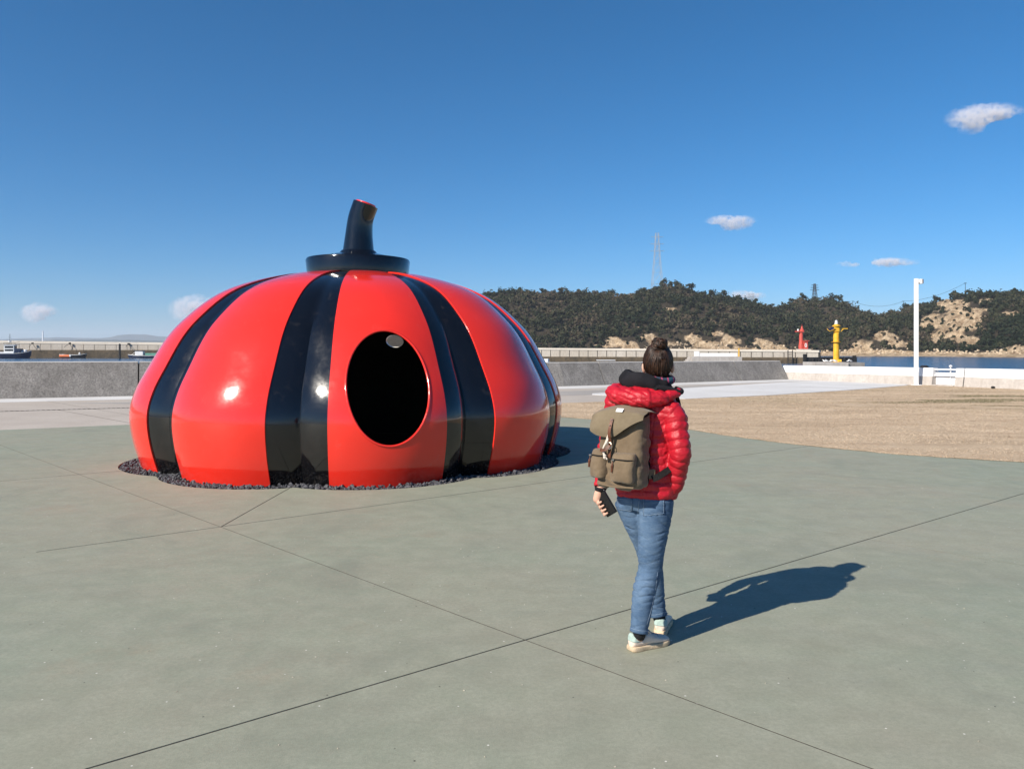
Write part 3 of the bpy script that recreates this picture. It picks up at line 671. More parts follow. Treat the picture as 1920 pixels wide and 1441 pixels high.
sp = P(224.5, 671, 285); pile = empty('mooring_pile', (sp.x, 285, WZ - 2)); tag(pile, 'black steel mooring pile standing in the water before the tall breakwater', 'pile')
obj('shaft', lathem([(0.36, 0), (0.36, 7.2)], (0, 0, 0), 16), M['black_steel'], pile); obj('pile_cap', lathem([(0.4, 7.2), (0.4, 7.35), (0.1, 7.6)], (0, 0, 0), 16), M['black_steel'], pile)
# ladder and post on the low one
la = P(1480, 660, 184.6); ld = empty('quay_ladder', (la.x, la.y, WZ)); tag(ld, 'dark steel ladder on the low breakwater near the red beacon', 'ladder')
for x in (-0.55, 0.55): obj('rail', boxm((x, -0.6, 1.4), (0.16, 0.16, 3.6)), M['black_steel'], ld)
for k in range(8): obj('rung', boxm((0, -0.6, 0.1 + k*0.38), (1.0, 0.1, 0.1)), M['black_steel'], ld)
# white landing stage against the low breakwater
s0, s1 = P(1291, 674, 188), P(1387, 674, 186); lst = empty('landing_stage', ((s0.x + s1.x)/2, 187, WZ)); tag(lst, 'white concrete landing stage with steps built against the low breakwater', 'landing stage')
wl = s1.x - s0.x
obj('base', boxm((0, -0.6, 0.2), (wl, 4.5, 2 * (ztop(668.5, 186) - WZ - 0.2))), M['pale_wall'], lst)
obj('parapet', boxm((0.4, -1.6, (ztop(665, 186) - WZ)), (wl - 2.4, 0.6, 0.85), 0, 0.03), M['white_wall'], lst)
obj('end_block', boxm((-wl/2 + 1.4, -1.5, (ztop(663.2, 186) - WZ)), (1.1, 1.0, 1.25), 0, 0.03), M['white_wall'], lst)
for k in range(4): obj('step', boxm((-wl/2 - 0.15 - 0.4*k, -0.6, 0.75 - 0.22*k), (0.4, 3.5, 1.4 - 0.4*k)), M['pale_wall'], lst)
yp = P(1385.5, 662, 184.5); ym = obj('yellow_marker', boxm((yp.x, yp.y, ztop(662, 185)), (0.28, 0.28, 2.4), 0, 0.04), M['yellow']); tag(ym, 'thin yellow marker post at the end of the white landing stage', 'post')

# ---------------------------------------------------------------- harbour beacons
rb_ = P(1509.5, 655.5, 186); red = empty('red_beacon', (rb_.x, 187.6, ztop(656.3, 185))); tag(red, 'red harbour beacon tower with a side hut on the breakwater end', 'beacon')
obj('plinth', boxm((0.25, 0, 0.1), (2.6, 2.4, 0.35)), M['pale_wall'], red)
smooth(obj('column', lathem([(0.62, 0.25), (0.62, 0.9), (0.46, 1.9), (0.43, 4.3), (0.62, 4.45)], (-0.35, 0, 0), 24), M['beacon_red'], red)).data.set_sharp_from_angle(angle=0.5)
hut = obj('hut', boxm((0.55, -0.25, 1.2), (0.95, 1.1, 1.95), 0, 0.03), M['beacon_red'], red)
obj('roof', boxm((0.62, -0.3, 2.27), (1.35, 1.45, 0.16), 0, 0.02), M['beacon_red'], hut)
ring = [Vector((0.5 + 0.2*math.cos(a), -0.83, 1.2 + 0.44*math.sin(a))) for a in np.linspace(0, 2*math.pi, 25)]
obj('number_mark', tubem(ring, 0.085, n=8), M['lens_white'], hut)
obj('gallery', boxm((-0.75, 0, 4.55), (1.9, 1.1, 0.28), 0, 0.04), M['beacon_red'], red)
obj('lantern_house', lathem([(0.5, 4.5), (0.5, 5.0), (0.28, 5.2), (0.2, 5.65), (0.05, 5.9)], (-0.15, 0, 0), 16), M['beacon_red'], red)
obj('lamp', lathem([(0.2, 4.7), (0.2, 5.05), (0.08, 5.2)], (-1.1, 0, 0), 12), M['lens_white'], red)
obj('antenna', lathem([(0.05, 5.7), (0.04, 6.3)], (-0.15, 0, 0), 8), M['beacon_red'], red)

yd = 115.0; pz = ztop(678.5, yd)
pl = P(1563, 678, yd); plt = empty('beacon_pier', (pl.x, yd, WZ - 2)); tag(plt, 'square concrete pier block in the water under the yellow beacon', 'pier')
obj('pier_block', boxm((-1.25, 0, (pz - WZ + 2)/2), (5.0, 4.6, pz - WZ + 2), 0, 0.03), M['pale_wall'], plt)
obj('pier_extension', boxm((2.56, 0.5, (pz - WZ + 2)/2 - .02), (2.6, 4.6, pz - WZ + 1.96), 0, 0.03), M['quay'], plt)
ye = empty('yellow_beacon', (P(1568, 678, yd).x, yd, pz)); tag(ye, 'yellow harbour beacon column with solar panel and side arm on a pier block', 'beacon')
smooth(obj('column', lathem([(0.42, 0.0), (0.42, 4.3), (0.40, 4.32)], (0, 0, 0), 28), M['yellow'], ye)).data.set_sharp_from_angle(angle=0.6)
for z in (1.5, 2.9, 3.05): obj('band', lathem([(0.435, z), (0.435, z + 0.06)], (0, 0, 0), 28), M['yellow'], ye)
obj('step_ring', lathem([(0.44, 2.98), (0.74, 2.98), (0.74, 3.02), (0.44, 3.02)], (0, 0, 0), 28), M['yellow'], ye)
for k in range(8):
    a = k * math.pi/4 + 0.2; g = obj('gusset', boxm((0.56*math.cos(a), 0.56*math.sin(a), 0.2), (0.34, 0.06, 0.4), a), M['yellow'], ye)
obj('base_flange', lathem([(0.78, 0.0), (0.78, 0.06)], (0, 0, 0), 28), M['yellow'], ye)
obj('neck', boxm((0, 0, 4.45), (0.55, 0.5, 0.4)), M['yellow'], ye)
obj('cabinet', boxm((-0.02, 0, 4.95), (0.72, 0.7, 0.85), 0, 0.03), M['yellow'], ye)
obj('top_plate', lathem([(0.62, 5.36), (0.62, 5.44), (0.3, 5.6), (0.28, 5.68)], (0, 0, 0), 8), M['yellow'], ye)
lan = smooth(obj('lantern', lathem([(0.27, 5.66), (0.27, 5.78), (0.19, 5.85), (0.19, 6.1), (0.14, 6.22), (0.03, 6.28)], (0, 0, 0), 20), M['lens_white'], ye))
obj('arm', boxm((1.05, 0, 5.0), (1.3, 0.14, 0.12)), M['yellow'], ye)
obj('arm_brace', tubem([Vector((0.35, 0, 4.3)), Vector((1.1, 0, 4.95))], 0.06, n=8), M['yellow'], ye)
sfr = obj('solar_frame', boxm((0, 0, 0), (0.95, 0.75, 0.06)), M['yellow'], ye); sfr.location = (-0.85, -0.2, 4.95); sfr.rotation_euler = (math.radians(32), math.radians(-26), 0)
spn = obj('solar_panel', boxm((0, 0, 0.045), (0.85, 0.65, 0.03)), M['solar'], sfr)
obj('panel_brace', tubem([Vector((-0.3, -.1, 4.45)), Vector((-0.8, -.2, 4.85))], 0.05, n=8), M['yellow'], ye)
# gulls resting on the pier block
def gull(x, y, rz, i, label):
    g = empty('gull', (pl.x + x, yd + y, pz - 0.005), rz); tag(g, label, 'gull', 'white gulls resting on the beacon pier')
    bm = bmesh.new(); tube(bm, [Vector((-0.3, 0, 0.16)), Vector((-0.12, 0, 0.17)), Vector((0.05, 0, 0.19)), Vector((0.17, 0, 0.26)), Vector((0.22, 0, 0.34)), Vector((0.27, 0, 0.37))], [0.02, 0.1, 0.115, 0.075, 0.055, 0.05], n=12, steps=4, round_ends=True)
    smooth(obj('body', bm, M['feather'], g))
    for s in (-1, 1):
        smooth(obj('wing', tubem([Vector((0.08, s*0.09, 0.22)), Vector((-0.12, s*0.1, 0.2)), Vector((-0.36, s*0.03, 0.16))], [0.05, 0.07, 0.012], n=10, steps=3, flat=0.5), M['feather_grey'] if (i % 3 == 1) else M['feather'], g))
        obj('leg', tubem([Vector((0.02, s*0.04, 0.1)), Vector((0.02, s*0.04, 0))], 0.014, n=6), M['bill'], g)
    obj('beak', tubem([Vector((0.29, 0, 0.37)), Vector((0.38, 0, 0.35))], [0.022, 0.006], n=6), M['bill'], g)
for i, (x, y, r) in enumerate([(-2.1, -1.9, 2.8), (-1.65, -1.7, 3.4), (-1.2, -1.9, 0.3), (-0.85, -1.6, 3.0), (-0.5, -1.9, 2.6)]):
    gull(x, y, r, i, ['leftmost', 'second', 'middle', 'fourth', 'rightmost'][i] + ' white gull of the row resting left of the yellow beacon foot')
gull(1.55, -1.5, 0.5, 2, 'lone white gull resting right of the yellow beacon foot'); gull(2.0, -1.2, 3.0, 1, 'grey winged gull at the right end of the beacon pier')
# dark fender pontoon behind the pier
pn0, pn1 = P(1509, 680, 132), P(1602, 680, 132); pn = empty('fender_pontoon', ((pn0.x + pn1.x)/2, 132, WZ - 1)); tag(pn, 'black rubber faced dolphin with end posts behind the yellow beacon', 'pontoon'); pw = pn1.x - pn0.x
zt = ztop(669.5, 132) - WZ + 1
obj('deck', boxm((0.3, 0, zt/2), (pw - 0.6, 2.0, zt), 0, 0.05), M['black_rubber'], pn)
for x, h in ((-pw/2, 0.55), (pw/2, 0.3)): obj('post', boxm((x, 0, (zt + h)/2), (0.5, 0.5, zt + h), 0, 0.05), M['black_rubber'], pn)
for k in range(7): obj('fender', boxm((-pw/2 + 1 + k*(pw - 2)/6, -1.08, zt*0.6), (0.35, 0.2, zt*0.7), 0, 0.04), M['black_steel'], pn)

# ---------------------------------------------------------------- boats
def hull(bm, L, B, H, bowrise=0.5, sheer=0.25, zd=-0.35):
    rings = []
    for s in np.linspace(0, 1, 15):
        x = (s - 0.5) * L; w = B/2 * (1 - max(0, (s - 0.55) / 0.45) ** 2.2) * (0.86 + 0.14 * min(1, s*4)); w = max(w, 0.02)
        top = H + sheer * (2*s - 1)**2 + bowrise * max(0, s - 0.6)**2 * 4
        xb = x + (0.10 * L * max(0, s - 0.75) / 0.25 * -0.0); 
        rings.append([(xb, w, top), (xb, w*0.88, top*0.45), (xb - max(0, s - 0.8)*L*0.35, w*0.5, zd), (xb - max(0, s - 0.8)*L*0.35, -w*0.5, zd), (xb, -w*0.88, top*0.45), (xb, -w, top)])
    rings_to_mesh(bm, rings); bmesh.ops.recalc_face_normals(bm, faces=bm.faces[:])
def rub(bm, L, B, H, bowrise, sheer, r):
    for sg in (-1, 1):
        pts = []
        for s in np.linspace(0, 1, 15):
            w = max(B/2 * (1 - max(0, (s - 0.55) / 0.45) ** 2.2) * (0.86 + 0.14 * min(1, s*4)), 0.02)
            pts.append(Vector(((s - 0.5) * L, sg*w, H + sheer*(2*s - 1)**2 + bowrise*max(0, s - 0.6)**2*4)))
        tube(bm, pts, r, n=6)
def boat(name, label, px, d, rz, L, B, H, hm, bow=0.6, sh=0.25):
    p = WP(px, d); b = empty(name, (p[0], p[1], WZ), rz); tag(b, label, 'boat', 'boats moored in the harbour')
    bm = bmesh.new(); hull(bm, L, B, H, bow, sh); smooth(obj('hull', bm, hm, b)).data.set_sharp_from_angle(angle=0.7)
    bm = bmesh.new(); rub(bm, L, B, H, bow, sh, 0.09); smooth(obj('gunwale', bm, M['white_hull'], b)); return b
fb = boat('fishing_boat', 'large white and navy fishing boat with mast at the left edge', 26, 297, math.radians(12), 12.2, 4.0, 1.9, M['navy_hull'], 1.0, 0.35)
obj('bulwark', boxm((-2.6, 0, 2.15), (6.6, 4.1, 0.75), 0, 0.1), M['white_hull'], fb)
cb_ = obj('cabin', boxm((-1.2, 0, 3.7), (3.6, 2.6, 2.9), 0, 0.12), M['white_hull'], fb)
for s in (-1, 1):
    obj('window', boxm((-1.2, s*1.3, 4.35), (2.9, 0.06, 0.75)), M['dark_glass'], cb_); obj('window', boxm((-1.2, s*1.3, 3.15), (2.9, 0.06, 0.7)), M['dark_glass'], cb_)
obj('windscreen', boxm((0.6, 0, 4.3), (0.06, 2.2, 0.8)), M['dark_glass'], cb_)
obj('cabin_roof', boxm((-1.1, 0, 5.25), (4.4, 3.0, 0.16), 0, 0.04), M['white_hull'], cb_)
obj('rear_shade', boxm((1.6, 0, 3.0), (2.4, 2.4, 1.6), 0, 0.1), M['navy_hull'], fb)
mast = obj('mast', tubem([Vector((-1.4, 0, 5.3)), Vector((-1.4, 0, 9.6))], [0.09, 0.04], n=8), M['black_steel'], fb)
obj('radar', lathem([(0.55, 6.35), (0.55, 6.7), (0.2, 6.8)], (-1.4, 0, 0), 14), M['white_hull'], mast); obj('crossbar', boxm((-1.4, 0, 8.1), (0.9, 0.1, 0.1)), M['black_steel'], mast); obj('crossbar', boxm((-1.4, 0, 8.9), (0.5, 0.1, 0.1)), M['black_steel'], mast)
obj('roof_rail', tubem([Vector((-3.2, -1.2, 5.9)), Vector((1.2, -1.2, 6.1)), Vector((2.6, -1.2, 6.4))], 0.06, n=6), M['black_steel'], fb)
for x in (-3.0, -1.9, -0.4, 0.9): obj('roof_post', boxm((x, -1.2, 5.6), (0.08, 0.08, 0.7)), M['black_steel'], fb)
for x, y, z, s in ((3.4, 0.3, 2.75, 0.7), (4.1, -0.2, 2.9, 0.62), (2.8, -0.4, 2.5, 0.5)):
    bm = bmesh.new(); bmesh.ops.create_icosphere(bm, subdivisions=3, radius=s); m_ = bpy.data.meshes.new('n'); bm.to_mesh(m_); bm.free(); v_ = co(m_); v_ = v_ * (1 + 0.35 * fbm(v_ * 2.5 + x, 3, 2))[:, None]; v_[:, 2] *= 0.8; setco(m_, v_ + np.array([x, y, z])); obj('net_bundle', m_, M['white_hull'], fb)
ob_ = boat('orange_skiff', 'small black skiff with an orange stern moored beneath the tall breakwater', 138, 305, math.radians(4), 10.0, 2.3, 1.25, M['black_hull'], 0.5, 0.2)
obj('stern_panel', boxm((-2.9, -0.15, 0.95), (4.0, 2.3, 0.9), 0, 0.12), M['orange_hull'], ob_); obj('engine_cover', boxm((-0.8, -0.4, 1.0), (0.7, 1.8, 0.9), 0, 0.1), M['white_hull'], ob_)
obj('helmsman_seat', lathem([(0.3, 1.2), (0.35, 1.9), (0.2, 2.3)], (2.3, 0, 0), 12), M['white_hull'], ob_)
wb_ = boat('work_boat', 'white cabin work boat with navy hull and green tarpaulin beside the dome', 276, 300, math.radians(-176), 14.5, 2.9, 1.0, M['navy_hull'], 0.5, 0.15)
cw = obj('cabin', boxm((2.7, 0, 1.95), (3.1, 2.2, 1.7), 0, 0.15), M['white_hull'], wb_); obj('cabin_roof', boxm((2.8, 0, 2.9), (3.7, 2.5, 0.14), 0, 0.03), M['navy_hull'], cw)
obj('windscreen', boxm((4.3, 0, 2.3), (0.08, 1.9, 0.7)), M['dark_glass'], cw); obj('deck_tarpaulin', boxm((-1.8, 0, 1.5), (4.4, 2.3, 1.0), 0, 0.25), M['green_tarp'], wb_)
obj('handrail', tubem([Vector((4.4, -1.0, 2.8)), Vector((6.2, -0.5, 1.3))], 0.06, n=6), M['white_hull'], wb_)
db = boat('dinghy', 'small white boat half hidden behind the right side of the dome', 1020, 120, math.radians(170), 4.4, 1.9, 0.75, M['white_hull'], 0.3, 0.1)
obj('cabin', boxm((-0.1, 0, 1.3), (1.3, 1.3, 1.1), 0, 0.1), M['white_hull'], db); obj('window', boxm((-0.1, -0.66, 1.5), (0.9, 0.05, 0.4)), M['dark_glass'], db)
rb2 = boat('covered_launch', 'low launch with a white canopy roof just showing over the grey sea wall', 1136, 105, math.radians(3), 3.6, 1.5, 0.6, M['white_hull'], 0.3, 0.1)
obj('canopy', boxm((0, 0, ztop(675.2, 105) - WZ), (2.4, 1.5, 0.1), 0, 0.03), M['white_hull'], rb2)
for x in (-1.05, 1.05):
    for y in (-0.65, 0.65): obj('canopy_post', boxm((x, y, (ztop(675.2, 105) - WZ + 0.5)/2), (0.05, 0.05, ztop(675.2, 105) - WZ - 0.55)), M['black_steel'], rb2)

# ---------------------------------------------------------------- wooded hills across the bay
RX = [300, 500, 700, 850, 900, 940, 990, 1040, 1090, 1130, 1170, 1200, 1225, 1245, 1270, 1300, 1330, 1370, 1400, 1430, 1450, 1480, 1505, 1530, 1560, 1580, 1600, 1620, 1640, 1660, 1690, 1720, 1750, 1790, 1820, 1860, 1890, 1920, 2050, 2250, 2600]
RY = [652, 630, 580, 556, 548, 545, 541, 542, 542, 546, 547, 545, 539, 531, 531, 536, 545, 553, 560, 570, 573, 565, 559, 561, 558, 561, 573, 581, 586, 584, 577, 566, 558, 549, 546, 548, 547, 545, 540, 560, 600]
def ridge_y(px): return np.interp(px, RX, RY)
def shore_d(px): return np.interp(px, [300, 1535, 1700, 1920, 2600], [440, 425, 395, 330, 300])
WD = 185.0; BE = 0.07
def hill(px, t):
    """surface point of the hillside for bearing px and depth parameter t"""
    ds = shore_d(px); d = ds + t * WD; dr = ds + WD
    zr = CAMH + (HY - ridge_y(px) - 11) / F * dr
    s = np.clip((t - BE) / (1 - BE), 0, 1); g = 0.55 * s + 0.45 * s * (2 - s)
    bl = sm(1060, 1180, px) * (1 - sm(1470, 1560, px)) + np.exp(-((px - 1615) / 26)**2) * 1.1 + np.exp(-((px - 1668) / 30)**2) * 0.9
    bluff = bl * 7.0 * sm(0.06, 0.13, t) * (1 - sm(0.2, 0.75, t))
    z = np.where(t < BE, -2.2 + 2.1 * t / BE, -0.1 + (zr + 0.1) * g + bluff)
    z = np.where(t > 1, zr - (t - 1) * 80, z)
    x = (px - 960) / F * d
    q = np.stack([x / 34, d / 34, 0 * x], -1).reshape(-1, 3)
    nz = fbm(q, 5, 3).reshape(x.shape) * np.clip(zr, 5, 50) * 0.20 * sm(0.06, 0.25, t)*(1 - 0.55*sm(0.75, 1, t))
    q2 = np.stack([x / 6, d / 6, 0 * x], -1).reshape(-1, 3); z = z + nz + fbm(q2, 4, 8).reshape(x.shape) * 1.6 * sm(0.06, 0.12, t)
    return x, d, z
ELL = [(1785, 573, 34, 13), (1800, 590, 46, 15), (1770, 601, 44, 13), (1748, 607, 28, 10), (1812, 610, 30, 14), (1788, 625, 34, 13), (1762, 633, 26, 9), (1830, 598, 22, 9), (1812, 640, 22, 8),
       (1893, 591, 36, 5), (1850, 565, 18, 5), (1905, 656, 24, 7), (1167, 550, 19, 5), (1182, 553, 10, 5), (1618, 650, 21, 13), (1600, 658, 16, 6), (1663, 632, 26, 8), (1684, 645, 22, 7), (1655, 624, 14, 5),
       (1435, 647, 14, 11), (1420, 640, 10, 7), (1150, 640, 20, 8), (1175, 647, 34, 7), (1240, 645, 40, 8), (1215, 633, 18, 6), (1300, 637, 22, 10), (1320, 645, 34, 9), (1372, 640, 24, 11), (1345, 628, 12, 6), (1130, 650, 40, 3), (1260, 580, 18, 4), (1460, 650, 18, 6), (1390, 652, 80, 3)]
def rock(x, d, z):
    px = 960 + F * x / d; y = HY + (CAMH - z) / d * F; r = np.zeros(np.shape(px))
    for cx, cy, rx_, ry_ in ELL: r = np.maximum(r, 1.25 - np.sqrt(((px - cx) / (rx_ * 1.15))**2 + ((y - cy) / (ry_ * 1.22))**2))
    q = np.stack([x / 7, d / 7, z / 5], -1).reshape(-1, 3); return np.clip(r + 0.75 * fbm(q, 4, 21).reshape(px.shape), 0, 1)
gx = np.concatenate([np.arange(300, 850, 14), np.arange(850, 2000, 2.6), np.arange(2000, 2600, 14)]); gt_ = np.concatenate([np.linspace(0, 0.3, 40), np.linspace(0.3, 1.0, 75)[1:], np.linspace(1.0, 1.9, 8)[1:]])
PXg, Tg = np.meshgrid(gx, gt_); X_, D_, Z_ = hill(PXg, Tg); rk_ = rock(X_, D_, Z_); rk_ = np.where(Tg < BE * 1.15, 1.0, rk_)
Z_ = Z_ + np.where(Tg > BE * 1.15, rk_ * fbm(np.stack([X_ / 2.5, D_ / 2.5, Z_ / 2.5], -1).reshape(-1, 3), 3, 31).reshape(X_.shape) * 4.0, 0)
nr_, nc_ = X_.shape; ii = np.arange(nr_ * nc_).reshape(nr_, nc_)
fcs = np.stack([ii[:-1, :-1], ii[:-1, 1:], ii[1:, 1:], ii[1:, :-1]], -1).reshape(-1, 4)
tm = pydata('hills', np.stack([X_, D_, Z_], -1).reshape(-1, 3).tolist(), fcs.tolist()); attr(tm, 'rock', rk_.ravel()); hl = struct(smooth(obj('hills', tm, M['terrain'])))
def foliage(cx, cy, cz, rx_, rz_, k, size, r):
    """leaf-clump quads of crowns centred at arrays c; returns (n*k*4, 3)"""
    n = len(cx); u = r.normal(size=(n, k, 3)); u /= np.linalg.norm(u, axis=2)[:, :, None]; rad = r.uniform(0.35, 1.0, (n, k, 1)) ** 0.6
    sub = r.normal(0, 0.28, (n, 4, 3)); pick = r.integers(0, 4, (n, k)); off = np.take_along_axis(sub, pick[:, :, None].repeat(3, 2), 1)
    c = (u * rad * 0.72 + off) * np.stack([rx_, rx_, rz_], 1)[:, None, :] + np.stack([cx, cy, cz], 1)[:, None, :]
    nrm = u + r.normal(0, 0.6, (n, k, 3)); nrm /= np.linalg.norm(nrm, axis=2)[:, :, None]
    a = np.cross(nrm, r.normal(size=(n, k, 3))); a /= np.linalg.norm(a, axis=2)[:, :, None] + 1e-9; b = np.cross(nrm, a)
    s = size * r.uniform(0.5, 1.25, (n, k, 1)); a = a * s; b = b * s * 0.7
    return np.stack([c - a - b*0.6, c + a*0.7 - b, c + a + b*0.7, c - a*0.8 + b], 2).reshape(-1, 3)
r5 = np.random.default_rng(11); NT = 9000
tp_, tt = r5.uniform(760, 2080, NT), r5.uniform(0.085, 1.04, NT); tx, td, tz = hill(tp_, tt); rk2 = rock(tx, td, tz)
kp = (rk2 < 0.36) | (r5.random(NT) < 0.15); tx, td, tz, tt, rk2 = tx[kp], td[kp], tz[kp], tt[kp], rk2[kp]; NT = len(tx)
hgt_ = np.clip(r5.lognormal(1.08, 0.34, NT), 1.2, 6.5) * np.where(r5.random(NT) < 0.12, 1.35, 1.0) * np.where(rk2 > 0.36, 0.38, np.where(rk2 > 0.3, 0.6, 1.0)) * np.where(tt < 0.14, 0.7, 1); rxx = hgt_ * r5.uniform(0.36, 0.6, NT)
KQ = 42; FV = foliage(tx, td, tz + hgt_ * 0.52, rxx, hgt_ * 0.5, KQ, 0.62, r5)
sp_ = fbm(np.stack([tx / 25, td / 25, tx * 0], 1), 3, 4); base_t = np.clip(0.42 + sp_ * 0.9 + r5.normal(0, 0.2, NT), 0, 1)
fm = quads_mesh('woodland', FV, 4); tin = np.repeat(base_t, KQ) + r5.normal(0, 0.08, NT * KQ); attr(fm, 'tint', np.repeat(np.clip(tin, 0, 1), 4))
wood = obj('woodland', fm, M['forest']); tag(wood, 'dense dark winter woodland covering the hills across the bay', 'woodland', kind='stuff')
# single trees standing proud of the ridge line
rt = [(912, 6), (938, 5.5), (962, 7), (1018, 6), (1052, 5.5), (1088, 6), (1146, 5.5), (1205, 6), (1243, 7.5), (1258, 7), (1271, 8), (1296, 7.5), (1334, 6.5), (1356, 7), (1388, 6), (1415, 6), (1447, 6.5), (1484, 7.5), (1503, 9), (1528, 7), (1559, 9.5), (1574, 8.5), (1640, 5), (1668, 6), (1701, 7.5), (1752, 6), (1788, 5.5), (1818, 6), (1866, 5), (1902, 5.5)]
ordn = ['first', 'second', 'third', 'fourth', 'fifth', 'sixth', 'seventh', 'eighth', 'ninth', 'tenth', 'eleventh', 'twelfth', 'thirteenth', 'fourteenth', 'fifteenth', 'sixteenth', 'seventeenth', 'eighteenth', 'nineteenth', 'twentieth'] + ['twenty-' + w for w in ('first', 'second', 'third', 'fourth', 'fifth', 'sixth', 'seventh', 'eighth', 'ninth')] + ['thirtieth']
for i, (px, h) in enumerate(rt):
    x, d, z = hill(np.array([float(px)]), np.array([0.985])); x, d, z = float(x[0]), float(d[0]), float(z[0])
    t = empty('ridge_tree', (x, d, z - 0.4)); tag(t, 'dark bushy tree standing proud of the ridge line, ' + ordn[i] + ' from the dome rightward', 'tree', 'trees along the ridge across the bay')
    bm = bmesh.new(); lean = random.uniform(-0.5, 0.5); tube(bm, [Vector((0, 0, 0)), Vector((lean*0.4, 0, h*0.35)), Vector((lean, 0, h*0.75))], [0.22, 0.17, 0.06], n=7, steps=2)
    for k in range(4):
        a = k * 1.7 + i; tube(bm, [Vector((lean*0.5, 0, h*(0.4 + 0.08*k))), Vector((lean*0.6 + math.cos(a)*h*0.25, math.sin(a)*h*0.25, h*(0.6 + 0.08*k)))], [0.09, 0.03], n=5)
    obj('trunk', bm, M['bark'], t)
    nb = 5; bc = [(lean + random.uniform(-.28, .28)*h, random.uniform(-.25, .25)*h, h*random.uniform(.5, .9), h*random.uniform(.2, .32)) for _ in range(nb)]
    cv = foliage(np.array([b[0] for b in bc]), np.array([b[1] for b in bc]), np.array([b[2] for b in bc]), np.array([b[3] for b in bc]), np.array([b[3]*.75 for b in bc]), 60, 0.5, r5)
    cm = quads_mesh('crown', cv, 4); attr(cm, 'tint', np.repeat(np.clip(r5.normal(0.22 + 0.25*r5.random(), 0.12, nb*60), 0, 1), 4)); obj('crown', cm, M['forest'], t)
# boulders on the beach foot
r6 = np.random.default_rng(5); bpx = r6.uniform(1080, 1920, 420); bt = r6.uniform(0.055, 0.10, 420); bx_, bd_, bz_ = hill(bpx, bt)
bl_ = obj('beach_boulders', stones('beach_boulders', np.stack([bx_, bd_, bz_ + 0.1], 1), r6.uniform(0.25, 0.9, 420), 9), plain('pale sandstone boulders', (0.5, 0.39, 0.27), 0.9, 0.3, 0.8, 0.5, 3)); tag(bl_, 'pale boulders strewn along the foot of the far shore', 'boulders', kind='stuff')

# ---------------------------------------------------------------- pylons and poles on the hills
def pylon(name, label, px, ybase, ytop, d, w0, w1, mt, arms=3, r=0.2):
    b = P(px, ybase, d); H = (ybase - ytop) / F * d; t = empty(name, b); tag(t, label, 'pylon')
    lv = [0, 0.2, 0.38, 0.53, 0.66, 0.77, 0.87, 1.0]; hw = lambda f: (w0 * (1 - f)**1.25 + w1 * f**0.6 if f < 1 else w1) / 2
    cs = [(-1, -1), (1, -1), (1, 1), (-1, 1)]
    for c in cs: obj('leg', tubem([Vector((c[0]*hw(f), c[1]*hw(f), H*f)) for f in lv], r, n=5), mt, t)
    for i in range(len(lv) - 1):
        bm = bmesh.new(); f0, f1 = lv[i], lv[i+1]
        for k in range(4):
            a, c = cs[k], cs[(k+1) % 4]
            A = Vector((a[0]*hw(f0), a[1]*hw(f0), H*f0)); B = Vector((c[0]*hw(f1), c[1]*hw(f1), H*f1)); C_ = Vector((c[0]*hw(f0), c[1]*hw(f0), H*f0)); D = Vector((a[0]*hw(f1), a[1]*hw(f1), H*f1))
            tube(bm, [A, B], r*0.55, n=4); tube(bm, [C_, D], r*0.55, n=4); tube(bm, [D, B], r*0.6, n=4)
        obj('lattice', bm, mt, t)
    for k in range(arms):
        z = H * (0.72 + 0.11*k); bm = bmesh.new()
        for s in (-1, 1): tube(bm, [Vector((0, 0, z + 0.6)), Vector((s*(w0*0.5 + 2.0 - k*0.6), 0, z))], r*0.7, n=4); tube(bm, [Vector((0, 0, z - 0.6)), Vector((s*(w0*0.5 + 2.0 - k*0.6), 0, z))], r*0.7, n=4)
        obj('crossarm', bm, mt, t)
    return t
pylon('tall_pylon', 'tall pale lattice pylon rising behind the highest wooded hill', 1232, 556, 437, 900, 13.5, 3.6, M['pylon'], 3, 0.19)
pylon('short_pylon', 'small dark lattice pylon on the ridge right of the red beacon', 1527.5, 572, 532, 780, 5.6, 1.6, M['black_steel'], 3, 0.2)
pylon('far_pylon', 'faint far pylon with wide arms in the saddle behind the hill', 1408, 585, 551, 1500, 18, 9, M['pylon'], 2, 0.3)
for px, yb, yt, lab in ((1266, 545, 524, 'thin dark utility pole on the crest left of the saddle'), (1599, 585, 564, 'thin dark utility pole in the dip between the hills'), (1694, 590, 564, 'thin dark utility pole just left of the light pole'), (1810, 556, 530, 'thin dark utility pole above the sandy scarp')):
    d = float(shore_d(px)) + WD * 0.99; b = P(px, yb + 8, d); h = (yb + 8 - yt) / F * d; t = empty('utility_pole', b); tag(t, lab, 'utility pole', 'utility poles on the ridge')
    obj('shaft', tubem([Vector((0, 0, 0)), Vector((0, 0, h))], [0.22, 0.14], n=8), M['black_steel'], t); obj('crossarm', boxm((0, 0, h - 0.3), (1.9, 0.2, 0.35)), M['black_steel'], t)
def cable(a, b, sag, label):
    pts = [a.lerp(b, k / 12) - Vector((0, 0, sag * 4 * (k/12) * (1 - k/12))) for k in range(13)]
    tag(obj('power_line', tubem(pts, 0.09, n=4), M['black_steel']), label, 'power line')
cable(P(1599, 564.5, shore_d(1599) + WD*.99), P(1694, 564.5, shore_d(1694) + WD*.99), 4.0, 'thin power line sagging between the two poles over the dip'); cable(P(1694, 564.5, shore_d(1694) + WD*.99), P(1810, 530.5, shore_d(1810) + WD*.99), 3.0, 'thin power line rising to the pole above the scarp')

